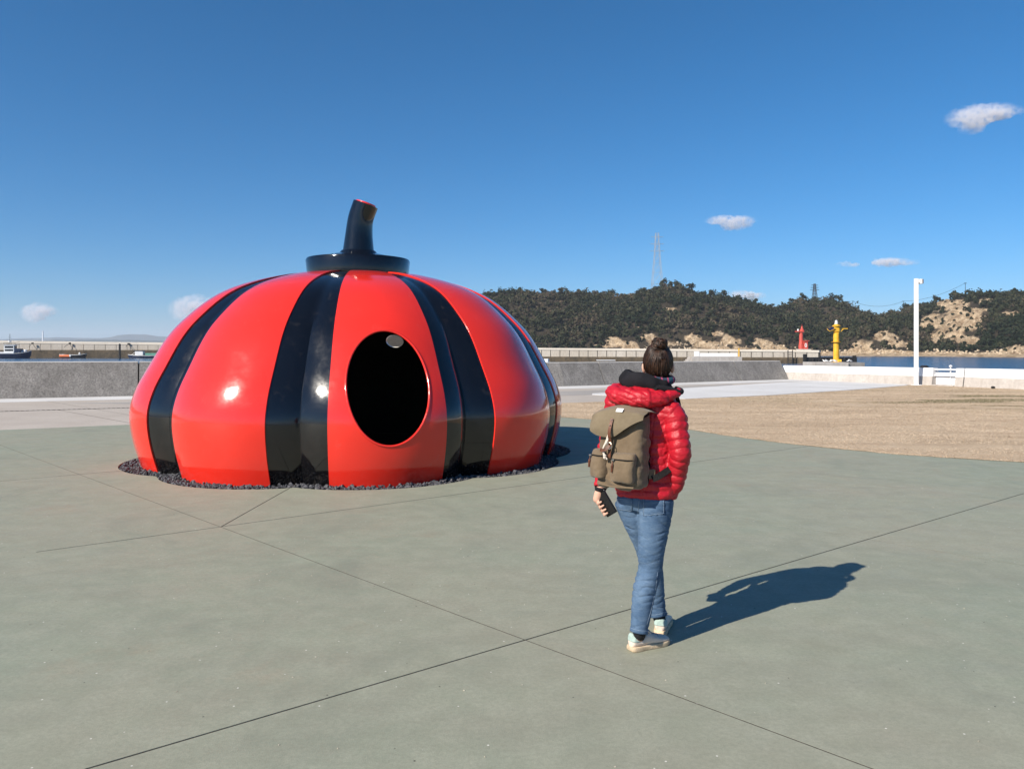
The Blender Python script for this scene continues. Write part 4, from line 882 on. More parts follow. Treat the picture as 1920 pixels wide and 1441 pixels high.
# ---------------------------------------------------------------- far islands
def island(name, pts, d, wid):
    bm = bmesh.new(); xs = np.linspace(pts[0][0], pts[-1][0], 90); ys = np.interp(xs, [p[0] for p in pts], [p[1] for p in pts])
    ys = ys - 0.9 * fbm(np.stack([xs / 9, xs*0, xs*0], 1), 4, int(d)); grid = []
    for f, hf in ((0, 0), (0.2, 0.45), (0.5, 1.0), (0.8, 0.5), (1, 0)):
        grid.append([bm.verts.new(((x - 960)/F*d, d + (f - 0.5)*wid, WZ - 3 + max(0, (ztop(y, d) - WZ + 3)) * hf * (1 + (0.12*math.sin(x*0.7 + f*9) if hf not in (0, 1) else 0)))) for x, y in zip(xs, ys)])
    for a, b in zip(grid[:-1], grid[1:]):
        for k in range(89): bm.faces.new((a[k], a[k+1], b[k+1], b[k]))
    bmesh.ops.recalc_face_normals(bm, faces=bm.faces[:]); return struct(smooth(obj(name, bm, M['far'])))
island('far_island', [(-400, 650), (-100, 640), (20, 635), (110, 632), (170, 634), (205, 633), (222, 628), (245, 626), (275, 627), (300, 631), (330, 632), (420, 640), (520, 652)], 8000, 1400)
island('near_far_shore', [(-500, 648), (-150, 641), (0, 637.5), (120, 637), (240, 637), (330, 640), (560, 650), (640, 655)], 5200, 800)
ch = P(80.5, 637, 5000); cm_ = empty('far_chimney', (ch.x, 5000, ztop(642, 5000))); tag(cm_, 'slim white chimney on the far hazy shore at left', 'chimney')
obj('shaft', lathem([(5.5, 0), (4, 75)], (0, 0, 0), 12), M['white_wall'], cm_); obj('rim', lathem([(4.6, 72), (4.6, 76)], (0, 0, 0), 12), M['white_wall'], cm_)
# ---------------------------------------------------------------- the visitor
HEAD_A = math.radians(38); FW = Vector((math.sin(HEAD_A), math.cos(HEAD_A), 0)); RT = Vector((FW.y, -FW.x, 0)); OP = Vector((0.744, 4.27, 0))
def B(x, y, z): return OP + RT * x + FW * y + Vector((0, 0, z))
man = empty('person', (OP.x, OP.y, 0)); tag(man, 'person in red puffer jacket and blue jeans walking away with a backpack', 'person'); PI_ = Matrix.Translation((-OP.x, -OP.y, 0))
def part(name, me, mat, parent=None, sm_=True):
    o = obj(name, me, mat, parent or man)
    if sm_: smooth(o)
    o.matrix_parent_inverse = PI_ if (parent is None or parent is man) else Matrix.Identity(4); return o
def ring_e(c, ax, ay, rx, ry, n=40, e=2.0):
    out = []
    for k in range(n):
        a = 2*math.pi*k/n; ca, sa = math.cos(a), math.sin(a)
        out.append(c + ax * rx * math.copysign(abs(ca)**(2/e), ca) + ay * ry * math.copysign(abs(sa)**(2/e), sa))
    return out
def loft_v(bm, secs, n=40, e=2.2, steps=5):
    """vertical loft: (x, y, z, rx, ry) in body axes"""
    q = crom(secs, steps); rings_to_mesh(bm, [ring_e(B(s[0], s[1], s[2]), RT, FW, s[3], s[4], n, e) for s in q])
def ellipsoid(bm, c, r, ax=None, ay=None, az=None, sub=3):
    g = bmesh.ops.create_icosphere(bm, subdivisions=sub, radius=1)['verts']; ax = ax or Vector((1, 0, 0)); ay = ay or Vector((0, 1, 0)); az = az or Vector((0, 0, 1))
    for v in g: v.co = c + ax * v.co.x * r[0] + ay * v.co.y * r[1] + az * v.co.z * r[2]
def seg_param(Vs, pts):
    """nearest distance and arc length along a polyline for points Vs"""
    best = np.full(len(Vs), 1e9); arc = np.zeros(len(Vs)); acc = 0
    for a, b in zip(pts[:-1], pts[1:]):
        a = np.array(a[:3]); b = np.array(b[:3]); L = np.linalg.norm(b - a); t = np.clip(((Vs - a) @ (b - a)) / L**2, 0, 1); d = np.linalg.norm(Vs - (a + t[:, None] * (b - a)), axis=1)
        m = d < best; best[m] = d[m]; arc[m] = acc + t[m] * L; acc += L
    return best, arc
# materials
M['skin'] = plain('fair skin', (0.56, 0.33, 0.24), 0.55, 0.08, 20, 0.1, 200)
def m_cloth(name, a, b, bs=500, bump=0.25, rough=0.8, big=9, sheen=0.2, bdist=0.002):
    n = NB(name); c = n.mix(n.ramp(n.noise(big, 5, 0.65), 0.3, 0.7), a, b); n.bump(n.noise(bs, 2, 0.6), bump, bdist); return n.set(c, rough, 0.25, None, None, None, sheen)
def m_puffer():
    n = NB('red nylon puffer'); c = n.mix(n.ramp(n.noise(14, 4, 0.6), 0.3, 0.7), (0.34, 0.005, 0.014), (0.46, 0.010, 0.022))
    h = n.math('ADD', n.noise(38, 5, 0.65, n.mapv((0.6, 0.6, 1.5)), 0.8), n.math('MULTIPLY', n.noise(110, 3, 0.6), 0.35)); n.bump(h, 0.4, 0.008)
    return n.set(c, 0.46, 0.4)
M['puffer'] = m_puffer()
M['lining'] = m_cloth('black fleece lining', (0.005, 0.005, 0.007), (0.012, 0.011, 0.014), 250, 0.4, 0.95, 9, 0.0)
def m_denim():
    n = NB('washed blue denim'); up = n.sep()[2]
    c = n.mix(n.ramp(n.noise(7, 5, 0.7), 0.3, 0.72), (0.036, 0.074, 0.138), (0.105, 0.168, 0.258))
    w = n.ramp(n.noise(20, 4, 0.65, n.mapv((0.7, 0.7, 2.6)), 0.4), 0.48, 0.75); c = n.mix(n.math('MULTIPLY', w, 0.55), c, (0.16, 0.225, 0.31))
    tw = n.wave(330, n.mapv((1, 1, 1), (0, 0.7, 0.3)), 1.0, 1); c = n.mix(n.math('MULTIPLY', tw, 0.18), c, (0.03, 0.05, 0.09))
    n.bump(n.math('ADD', n.noise(34, 4, 0.6, n.mapv((0.55, 0.55, 2.2)), 0.8), n.math('MULTIPLY', n.noise(420, 2), 0.2)), 0.35, 0.006)
    return n.set(c, 0.85, 0.2)
M['denim'] = m_denim(); M['stitch'] = plain('pale denim stitching', (0.20, 0.265, 0.35), 0.8, 0.2, 150)
M['canvas'] = m_cloth('khaki waxed canvas', (0.112, 0.078, 0.046), (0.168, 0.122, 0.076), 420, 0.35, 0.85, 11)
M['canvas_lid'] = m_cloth('khaki canvas lid', (0.130, 0.099, 0.060), (0.182, 0.142, 0.090), 420, 0.35, 0.85, 11)
M['leather'] = plain('brown leather', (0.13, 0.045, 0.022), 0.5, 0.25, 60, 0.3, 250, 0.4, 0, 0, 0.003)
M['webbing'] = plain('black webbing', (0.006, 0.0055, 0.0055), 0.85, 0.3, 60, 0.4, 400, 0.3, 0, 0, 0.002)
M['cord'] = plain('cream cord', (0.62, 0.54, 0.46), 0.8, 0.15, 120, 0.5, 400, 0.3, 0, 0, 0.002); M['brass'] = plain('dull metal', (0.5, 0.46, 0.4), 0.35, 0.1, 40, 0, 0, 0.5, 0.9)
M['patch'] = plain('white woven label', (0.75, 0.74, 0.72), 0.8, 0.05, 80)
M['shoe'] = m_cloth('worn off white leather', (0.56, 0.45, 0.37), (0.72, 0.62, 0.53), 160, 0.3, 0.6, 26, 0); M['sole'] = plain('scuffed cream rubber', (0.58, 0.45, 0.30), 0.7, 0.2, 30, 0.3, 160, 0.3, 0, 0, 0.003)
M['mint'] = plain('pale mint suede', (0.36, 0.46, 0.42), 0.85, 0.12, 40); M['sock'] = plain('black sock', (0.01, 0.01, 0.012), 0.9, 0.2, 60); M['lace'] = plain('greyish lace', (0.42, 0.39, 0.38), 0.85, 0.1, 90)
M['phone'] = plain('black glassy plastic', (0.008, 0.008, 0.009), 0.18, 0.1, 30); M['phone_edge'] = plain('dark metal edge', (0.1, 0.1, 0.1), 0.3, 0.1, 30, 0, 0, 0.5, 0.7)
def m_hair():
    n = NB('dark brown hair'); c = n.mix(n.attr('tint'), (0.008, 0.0045, 0.003), (0.06, 0.026, 0.013)); return n.set(c, 0.42, 0.35)
M['hair'] = m_hair()
n_ = NB('plaid scarf'); c_ = n_.mix(n_.ramp(n_.noise(22, 3), 0.42, 0.58), (0.02, 0.07, 0.10), (0.05, 0.02, 0.05)); c_ = n_.mix(n_.ramp(n_.wave(9, None, 2), 0.8, 0.9), c_, (0.35, 0.06, 0.12)); M['scarf'] = n_.set(c_, 0.9, 0.2)

# joints (world)
SHR, ELR, WRR = P(1264, 772, 4.14), P(1276, 846, 4.09), P(1266, 908, 4.17)
SHL, ELL_, WRL = B(-0.165, 0.0, 1.365), P(1137, 850, 4.44), P(1126, 917, 4.36)
HPR, KNR, ANR = P(1231, 935, 4.21), P(1219, 1066, 4.19), P(1199, 1186, 4.13)
HPL, KNL, ANL = P(1182, 935, 4.31), P(1222, 1066, 4.40), P(1236, 1158, 4.40)
HC = B(0.045, 0.06, 1.540); HA = math.radians(16); HF = Vector((math.sin(HA), math.cos(HA), 0)); HR = Vector((HF.y, -HF.x, 0)); UPV = Vector((0, 0, 1))
# feet
FR0, FRD = Vector(P(1181, 1217, 4.135)), Vector((0.225, 0.125, 0)).normalized(); FR0.z = 0
FL0 = Vector((P(1237, 1190, 4.36).x, 4.36, 0)); FLD = Vector((math.sin(math.radians(19)), math.cos(math.radians(19)), 0))
legR = [HPR + Vector((0, 0, 0.0)), P(1228, 970, 4.2), P(1221, 1030, 4.19), KNR, P(1208.5, 1105, 4.16), P(1203, 1142, 4.145), P(1198, 1183, 4.13)]; rR = [0.094, 0.090, 0.074, 0.066, 0.064, 0.056, 0.047]
legL = [HPL, P(1193, 968, 4.32), P(1213, 1020, 4.36), KNL, P(1226, 1105, 4.41), P(1231, 1135, 4.41), P(1235, 1153, 4.40)]; rL = [0.094, 0.086, 0.074, 0.064, 0.060, 0.052, 0.047]
slR = [SHR + Vector((-0.035, 0.02, 0.005)), SHR + Vector((0.0, 0, -0.02)), SHR.lerp(ELR, 0.55), ELR, ELR.lerp(WRR, 0.5), WRR, WRR + Vector((-0.02, 0.05, -0.025))]; srR = [0.066, 0.066, 0.058, 0.057, 0.052, 0.045, 0.040]
slL = [SHL + Vector((0.03, -0.0, 0.0)), SHL + Vector((-0.015, 0, -0.03)), SHL.lerp(ELL_, 0.55), ELL_, ELL_.lerp(WRL, 0.6), WRL + Vector((0, 0, 0.012))]; srL = [0.066, 0.066, 0.058, 0.055, 0.047, 0.038]
# one continuous body under the clothes
bm = bmesh.new()
loft_v(bm, [(0, 0, 0.80, 0.14, 0.10), (0, 0, 0.92, 0.145, 0.10), (0, 0, 1.05, 0.12, 0.085), (0, 0, 1.2, 0.14, 0.10), (0, 0, 1.33, 0.14, 0.085), (0.0, 0.005, 1.40, 0.06, 0.06)], 28)
tube(bm, [B(0, 0.0, 1.36), B(0.02, 0.025, 1.44), HC - HF*0.015 + Vector((0, 0, -0.07))], [0.062, 0.054, 0.056], n=20, steps=4)
ellipsoid(bm, HC + HF*0.0 + UPV*0.01, (0.070, 0.090, 0.100), HR, HF, UPV); ellipsoid(bm, HC + HF*0.032 - UPV*0.052, (0.052, 0.055, 0.062), HR, HF, UPV)
tube(bm, [HC + HF*0.085 + UPV*0.012, HC + HF*0.108 - UPV*0.018], [0.009, 0.015], n=10, round_ends=True)
for s in (-1, 1): ellipsoid(bm, HC + HR*s*0.077 + HF*0.000 - UPV*0.018, (0.013, 0.020, 0.033), HR, (HF*0.9 - HR*s*0.3).normalized(), UPV, 2)
tube(bm, slR, [x * 0.58 for x in srR], n=16, ref=Vector((0, 1, 0)), steps=5, round_ends=True); tube(bm, slL[:-1] + [WRL], [x * 0.58 for x in srL[:-1]] + [0.025], n=16, ref=Vector((0, 1, 0)), steps=5, round_ends=True)
tube(bm, legR + [FR0 + FRD*0.06 + UPV*0.05], [x * 0.76 for x in rR[:4]] + [x * 0.66 for x in rR[4:]] + [0.028], n=18, ref=Vector((0, 1, 0)), steps=5, round_ends=True); tube(bm, legL + [FL0 + FLD*0.06 + UPV*0.05], [x * 0.76 for x in rL[:4]] + [x * 0.66 for x in rL[4:]] + [0.028], n=18, ref=Vector((0, 1, 0)), steps=5, round_ends=True)
for f0, fd in ((FR0, FRD), (FL0, FLD)): tube(bm, [f0 + fd*0.045 + UPV*0.045, f0 + fd*0.13 + UPV*0.042, f0 + fd*0.21 + UPV*0.034], [0.024, 0.027, 0.014], n=12, steps=3, round_ends=True)
# left hand: palm, four unequal fingers curled round the phone, thumb from the side of the palm
PHC = P(1136, 943, 4.33); PHU = (P(1127, 926, 4.345) - P(1148, 962, 4.315)).normalized(); PHN = Vector((-0.62, -0.75, 0.1)).normalized(); PHN = (PHN - PHU * PHN.dot(PHU)).normalized(); PHS = PHU.cross(PHN).normalized()
HK = P(1119.5, 935, 4.365)
tube(bm, [WRL, WRL.lerp(HK, 0.5), HK], [0.025, 0.027, 0.024], n=14, steps=4, round_ends=True)
sgn = 1 if PHS.x < 0 else -1; SL = PHS * sgn                       # SL points to the picture's left
for i, (u, ln) in enumerate(((0.022, 0.92), (0.003, 1.0), (-0.016, 0.95), (-0.034, 0.78))):
    k0 = HK + PHU * (u - 0.012) * 1.0 - UPV*0.004
    e0 = PHC + PHU * (u*1.25 - 0.008) + SL * 0.040
    p1 = e0 + PHN * 0.004 + SL*0.004; p2 = e0 + PHN * 0.016*ln - SL * 0.006; p3 = e0 + PHN * 0.017 - SL * (0.016 + 0.014*ln)
    tube(bm, [k0, p1, p2, p3], [0.0095, 0.0088, 0.0082, 0.0068], n=10, steps=5, round_ends=True)
tube(bm, [WRL.lerp(HK, 0.55), PHC - PHN*0.018 + PHU*0.02 + SL*0.018, PHC - PHN*0.016 + PHU*0.034 - SL*0.012], [0.013, 0.011, 0.008], n=10, steps=4, round_ends=True)
body = part('body', remesh(bm, 0.0042, 4, 0.5), M['skin'])
for s in (-1, 1): part('eye', (lambda b: (ellipsoid(b, HC + HR*s*0.030 + HF*0.083 + UPV*0.006, (0.011, 0.008, 0.008), HR, HF, UPV, 2), b)[1])(bmesh.new()), M['phone'])
part('lips', tubem([HC + HR*-0.022 + HF*0.080 - UPV*0.055, HC + HF*0.091 - UPV*0.054, HC + HR*0.022 + HF*0.080 - UPV*0.055], [0.003, 0.006, 0.003], n=8, steps=4), plain('lip', (0.42, 0.13, 0.11), 0.5))

# jeans
bm = bmesh.new()
loft_v(bm, [(0, 0, 0.74, 0.15, 0.105), (0, -0.012, 0.795, 0.160, 0.116), (0.003, -0.004, 0.84, 0.150, 0.104), (0.003, 0, 0.88, 0.14, 0.096)], 36)
for lg, rr in ((legR, rR), (legL, rL)): tube(bm, lg, rr, n=26, ref=Vector((0, 1, 0)), steps=6)
jm = remesh(bm, 0.0055, 5, 0.5); v = co(jm); nn = normals(jm)
dR, aR = seg_param(v, legR); dL, aL = seg_param(v, legL); arc = np.where(dR < dL, aR, aL + 3.3)
q = np.stack([v[:, 0]*5, v[:, 1]*5, v[:, 2]*0.8], 1); ph = fbm(q, 2, 3) * 7.0
A3 = arc % 3.3
amt = 0.0006 + 0.0030 * np.exp(-((A3 - 0.50) / 0.16)**2) + 0.0028 * np.exp(-((A3 - 0.15) / 0.09)**2) + 0.0016 * np.exp(-((A3 - 0.74) / 0.06)**2)
def crease(per, tilt, sd_): 
    f = np.abs(np.sin((arc + tilt * (v[:, 0] - 0.78) + 0.03 * fbm(v * np.array([7, 7, 5]), 3, sd_)) * math.pi / per)); return -(1 - f)**2.2 * np.clip(0.25 + 1.2 * vnoise(v * np.array([11, 11, 16]), sd_ + 9), 0, 1)
wr = crease(0.036, 0.35, 3) + crease(0.058, -0.45, 13)
v2 = v + nn * (wr * amt * 2.3 + 0.0030 * fbm(v * 11, 3, 12))[:, None]; setco(jm, v2); jeans = part('jeans', jm, M['denim'])
def patch(src, name, test, off, mat, parent):
    """a shallow copy of the faces of src whose centre passes test, raised by off"""
    bm = bmesh.new(); bm.from_mesh(src); bm.verts.ensure_lookup_table()
    kill = [f for f in bm.faces if not test(f.calc_center_median(), f.normal)]; bmesh.ops.delete(bm, geom=kill, context='FACES')
    left = set(bm.faces); best = []
    while left:
        st_ = [left.pop()]; isl = [st_[0]]
        while st_:
            for e in st_.pop().edges:
                for g in e.link_faces:
                    if g in left: left.discard(g); st_.append(g); isl.append(g)
        if len(isl) > len(best): best = isl
    keep_ = set(best); bmesh.ops.delete(bm, geom=[f for f in bm.faces if f not in keep_], context='FACES')
    bm.normal_update()
    nv = {x: x.normal.copy() for x in bm.verts}
    for x in bm.verts: x.co = x.co + nv[x] * off
    be = [e for e in bm.edges if e.is_boundary]; r = bmesh.ops.extrude_edge_only(bm, edges=be)
    for g in r['geom']:
        if isinstance(g, bmesh.types.BMVert):
            g.co -= next((nv[o] for e in g.link_edges for o in [e.other_vert(g)] if o in nv), Vector()) * (off * 1.6)
    return part(name, bm, mat, parent)
def px_of(c): return 960 + F * c.x / c.y, HY + (CAMH - c.z) / c.y * F
def in_quad(p, q):
    s = None
    for i in range(4):
        a, b = q[i], q[(i+1) % 4]; z = (b[0]-a[0])*(p[1]-a[1]) - (b[1]-a[1])*(p[0]-a[0])
        if s is None: s = z > 0
        elif (z > 0) != s: return False
    return True
def inset(q, k):
    cx = sum(a[0] for a in q)/4; cy = sum(a[1] for a in q)/4; return [(cx + (a[0]-cx)*k, cy + (a[1]-cy)*k) for a in q]
from mathutils.bvhtree import BVHTree
_b = bmesh.new(); _b.from_mesh(jm); JT = BVHTree.FromBMesh(_b)
def thread(pxs, name, rad, lift):
    pts = []
    for k in range(len(pxs) - 1):
        for t in (0, 0.25, 0.5, 0.75):
            x = pxs[k][0]*(1-t) + pxs[k+1][0]*t; y = pxs[k][1]*(1-t) + pxs[k+1][1]*t; o_ = Vector((0, 0, CAMH)); h = JT.ray_cast(o_, (P(x, y, 4) - o_).normalized())
            if h[0] is not None and h[0].y < 4.5: pts.append(h[0] + h[1] * lift)
    if len(pts) > 3: part(name, tubem(pts, rad, n=5), M['stitch'], jeans)
for qd in ([(1204, 931), (1246, 934), (1246, 964), (1206, 968)], [(1156, 933), (1186, 935), (1186, 958), (1160, 955)]):
    patch(jm, 'back_pocket', lambda c, nr: nr.y < 0.3 and c.y < 4.42 and in_quad(px_of(c), qd), 0.0030, M['denim'], jeans)
    thread([(qd[k][0]*(1-t) + qd[(k+1) % 4][0]*t, qd[k][1]*(1-t) + qd[(k+1) % 4][1]*t) for qd in [inset(qd, 0.9)] for k in range(4) for t in (0, .2, .4, .6, .8)] + [inset(qd, 0.9)[0]], 'pocket_stitching', 0.0011, 0.0042)
thread([(1233, 1072), (1229, 1105), (1221, 1142), (1210, 1180)], 'leg_seam', 0.0010, 0.001); thread([(1199, 936), (1197, 950), (1196, 966)], 'seat_seam', 0.0016, 0.001)
for lg, rr in ((legR, rR), (legL, rL)):
    e = lg[-1]; d_ = (lg[-1] - lg[-2]).normalized(); a_, b_ = frame_of(d_, Vector((0, 1, 0)))
    part('hem', (lambda bm: (rings_to_mesh(bm, [[e + d_*s + (a_*math.cos(t) + b_*math.sin(t)) * r for t in np.linspace(0, 2*math.pi, 36, endpoint=False)] for s, r in ((-0.02, 0.0475), (-0.004, 0.0495), (0.004, 0.049), (0.004, 0.044), (-0.01, 0.043))], False), bm)[1])(bmesh.new()), M['denim'], jeans)
    part('hem_stitching', tubem([e - d_*0.014 + (a_*math.cos(t) + b_*math.sin(t)) * 0.0492 for t in np.linspace(0, 2*math.pi, 41)], 0.0011, n=5), M['stitch'], jeans)

# jacket: torso and sleeves, quilted in baffles
bm = bmesh.new()
loft_v(bm, [(0.005, 0.0, 0.812, 0.172, 0.128), (0.005, 0.0, 0.86, 0.176, 0.128), (0, 0.0, 0.97, 0.170, 0.120), (0, 0.0, 1.10, 0.170, 0.118), (0, 0.0, 1.22, 0.178, 0.122), (0, 0, 1.315, 0.178, 0.112), (0, 0.005, 1.375, 0.145, 0.10), (0.008, 0.015, 1.425, 0.088, 0.085), (0.012, 0.02, 1.46, 0.075, 0.078)], 44, 2.4)
tube(bm, slR, srR, n=26, ref=Vector((0, 1, 0)), steps=5, round_ends=True); tube(bm, slL, srL, n=26, ref=Vector((0, 1, 0)), steps=5)
km = remesh(bm, 0.0052, 5, 0.5); v = co(km); nn = normals(km)
dR, aR = seg_param(v, slR); dL, aL = seg_param(v, slL)
loc = v - np.array([OP.x, OP.y, 0]); bx = loc @ np.array(RT); by = loc @ np.array(FW)
rxT = np.interp(v[:, 2], [0.81, 1.1, 1.22, 1.32, 1.375, 1.42], [0.172, 0.176, 0.186, 0.185, 0.145, 0.09]); dT = np.sqrt((bx / rxT)**2 + (by / (rxT * 0.7))**2)
isR = (dR < 0.078) & (dT > 0.93) & (aR > 0.03); isL = (dL < 0.075) & (dT > 0.93) & (aL > 0.03)
wob = fbm(v * 7, 3, 2)
def puff(s, per): 
    f = np.abs(np.sin(math.pi * s / per)); return f**0.55
hT = v[:, 2] + 0.022 * np.abs(bx) / 0.18 + wob * 0.006 - 0.02 * np.sin(bx * 9)
pf = puff(hT - 0.812, 0.047); pa = np.where(isR, aR, aL) + wob * 0.010; pf = np.where(isR | isL, puff(pa, 0.046), pf)
seam = np.minimum(np.abs(bx - 0.075 - 0.03*np.sin(v[:, 2]*6)), np.abs(bx + 0.075)); sm_v = np.where(isR | isL, 1, sm(0, 0.008, seam))
dq = (pf * 0.0075 - 0.0058) * (0.35 + 0.65 * sm_v) - (1 - sm_v) * 0.003 + fbm(v * np.array([34, 34, 44]), 3, 17) * 0.0045 * (0.4 + pf)
jv = v + nn * dq[:, None]
wrk = vnoise(np.stack([bx * 30, by * 30, v[:, 2] * 11], 1), 44); jv = jv + nn * (np.clip(wrk, 0, 1) * 0.003)[:, None]
setco(km, jv); jacket = part('jacket', km, M['puffer'])
# hood folded down on the back
hp = [B(-0.115, 0.085, 1.40), B(-0.150, 0.0, 1.395), B(-0.135, -0.095, 1.385), B(-0.055, -0.150, 1.368), B(0.055, -0.142, 1.358), B(0.135, -0.080, 1.362), B(0.185, 0.0, 1.382), B(0.165, 0.07, 1.398)]
hr_ = [0.026, 0.044, 0.058, 0.062, 0.058, 0.045, 0.026, 0.016]
bm = bmesh.new(); tube(bm, hp, hr_, n=26, steps=6, round_ends=True, flat=0.85); ellipsoid(bm, B(0.0, -0.09, 1.375), (0.125, 0.078, 0.05), RT, FW, UPV)
hm_ = remesh(bm, 0.005, 5); v = co(hm_); nn = normals(hm_); dd, aa = seg_param(v, hp); wob = fbm(v * 9, 3, 8)
pf = puff(aa + wob * 0.02, 0.088); ang = v[:, 2] + wob * 0.012; pf2 = puff(ang - 1.30, 0.062)
setco(hm_, v + nn * (pf * pf2 * 0.007 - 0.003 + fbm(v * 22, 4, 5) * 0.010 - 0.005 * (1 - np.abs(np.sin((v[:, 2] * 1.0 + 0.5 * (v[:, 0] - 0.7) + wob * 0.03) * math.pi / 0.034)))**2)[:, None]); hood = part('hood', hm_, M['puffer'])
# dark turned out hood lining standing round the neck
bm = bmesh.new(); rings = []
NLc = B(0.02, 0.025, 0)
for f in np.linspace(0, 1, 9):
    rg = []
    for k in range(56):
        a = 2*math.pi*k/56; lft = 0.5 + 0.5*math.cos(a - math.radians(215))            # 1 at the back left
        zt_ = 1.448 + 0.060 * lft**1.1; zb_ = 1.385 + 0.012*lft; rr_ = 0.096 + 0.040*lft + 0.022 * math.sin(math.pi*f) * (0.4 + lft)
        fold = 0.006 * math.sin(a*5 + f*4) + 0.004*math.sin(a*11)
        rg.append(NLc + RT * math.cos(a) * (rr_*1.06 + fold) + FW * math.sin(a) * (rr_ * 0.92 + fold) + UPV * (zb_ + (zt_ - zb_) * f + 0.006*math.sin(a*4 + 1)*f))
    rings.append(rg)
inn = [[p + (NLc + UPV * p.z - p).normalized() * 0.014 for p in r] for r in rings[::-1]]
rings_to_mesh(bm, rings + inn, False, True); bmesh.ops.recalc_face_normals(bm, faces=bm.faces[:]); part('hood_lining', bm, M['lining'], hood)
part('hood_edge', tubem([B(0.085, -0.075, 1.418), B(0.135, -0.045, 1.412), B(0.178, -0.012, 1.402), B(0.205, 0.01, 1.390), B(0.19, 0.05, 1.40), B(0.14, 0.09, 1.41)], [0.016, 0.017, 0.014, 0.012, 0.012, 0.01], n=12, steps=5, round_ends=True), M['lining'], hood)
bm = bmesh.new(); pts = [HC - UPV*0.086 - HF*0.014 + HR*math.cos(a)*0.075 + HF*math.sin(a)*0.078 + UPV*0.006*math.sin(2*a) for a in np.linspace(0, 2*math.pi, 33)]
tube(bm, pts, 0.021, n=12); part('scarf', bm, M['scarf'])
part('cuff', tubem([WRL + Vector((0.001, 0, 0.012)), WRL + Vector((-0.001, 0, -0.008))], [0.035, 0.031], n=20), M['lining'], jacket)
# hair swept up into a top bun
def hdir(az, pol): return HR * math.sin(az) * math.sin(pol) + HF * math.cos(az) * math.sin(pol) + UPV * math.cos(pol)
def hsurf(d, k=1.0): return HC + UPV*0.008 + HR * d.dot(HR) * 0.079 * k + HF * d.dot(HF) * 0.099 * k + UPV * d.dot(UPV) * 0.108 * k
bd = (UPV * 0.84 - HF * 0.46 + HR*0.12).normalized(); BC = hsurf(bd, 1.0) + bd * 0.004 - UPV*0.004
bm = bmesh.new(); ellipsoid(bm, HC + UPV*0.008 - HF*0.006, (0.078, 0.094, 0.106), HR, HF, UPV, 4)
kill = []
for vx in bm.verts:
    d = vx.co - HC
    if d.dot(HF) > 0.035 + max(0, 0.9 * (d.z - 0.03)) or d.z < -0.078 or (d.dot(HF) > -0.012 and d.z < 0.012): kill.append(vx)
bmesh.ops.delete(bm, geom=kill, context='VERTS')
hm2 = bpy.data.meshes.new('hair'); bm.to_mesh(hm2); bm.free(); attr(hm2, 'tint', np.zeros(len(hm2.vertices))); hair = part('hair', hm2, M['hair'])
bm = bmesh.new(); tints = []
rh = random.Random(4)
for i in range(820):
    az = rh.uniform(-math.pi, math.pi); back = 0.5 - 0.5*math.cos(az)
    pol0 = math.radians(52 + 88 * min(1, back*1.2)) if back > 0.25 else math.radians(50 + 28*back)
    pol0 -= rh.random()**2 * 0.75
    d0 = hdir(az, pol0); n0 = len(bm.verts); pts = []; k_ = rh.uniform(1.0, 1.05); sw = rh.uniform(-0.25, 0.25)
    for s in np.linspace(0, 1, 9):
        d = d0.lerp(bd, s).normalized(); d = (d + d0.cross(bd) * sw * math.sin(math.pi*s) * 0.4).normalized(); pts.append(hsurf(d, (0.93 if s == 0 else k_) + 0.02*math.sin(math.pi*s)))
    pts[-1] = BC + (pts[-1] - BC) * 0.6
    r0 = rh.uniform(0.0011, 0.0026); tube(bm, pts, [r0*0.15, r0*0.6] + [r0]*6 + [r0*0.8], n=5); t = rh.random()**1.6; tints += [t] * (len(bm.verts) - n0)
bx1 = bd.cross(HF).normalized(); bx2 = bd.cross(bx1)
for i in range(150):
    n0 = len(bm.verts); ph0 = rh.uniform(0, 6.28); rr_ = rh.uniform(0.012, 0.036); zz = rh.uniform(-0.02, 0.036); turn = rh.uniform(1.2, 3.4); pts = []
    for s in np.linspace(0, 1, 12):
        a = ph0 + s*turn; env = math.sqrt(max(0.04, 1 - (zz / 0.042)**2)); ra = (0.037 + 0.009*math.sin(2*a + zz*60)) * env * rh.uniform(0.97, 1.03)
        pts.append(BC + bx1*math.cos(a)*ra + bx2*math.sin(a)*ra*0.95 + bd*(zz + 0.012*math.sin(a*1.5 + i)))
    r0 = rh.uniform(0.0018, 0.0036); tube(bm, pts, [r0*0.4] + [r0]*10 + [r0*0.4], n=5); t = rh.random()**1.6; tints += [t] * (len(bm.verts) - n0)
for i in range(130):                                                    # strands wrapped over the top of the bun
    n0 = len(bm.verts); ax = (bd * rh.uniform(-0.35, 0.35) + bx1 * math.cos(i * 0.7) + bx2 * math.sin(i * 0.7) + bx1 * rh.uniform(-.5, .5)).normalized(); e1 = ax.cross(bd).normalized(); e2 = e1.cross(ax); pts = []
    ra = rh.uniform(0.036, 0.043); o_ = ax * rh.uniform(-0.022, 0.022)
    for s in np.linspace(-1.3, 1.3, 9): pts.append(BC + o_ + (e1 * math.sin(s) + e2 * math.cos(s) * (1 if e2.dot(bd) > 0 else -1)) * ra * math.sqrt(max(0.1, 1 - (o_.length / 0.045)**2)))
    r0 = rh.uniform(0.0016, 0.0032); tube(bm, pts, [r0*0.3] + [r0]*7 + [r0*0.3], n=5); t = rh.random()**1.6; tints += [t] * (len(bm.verts) - n0)
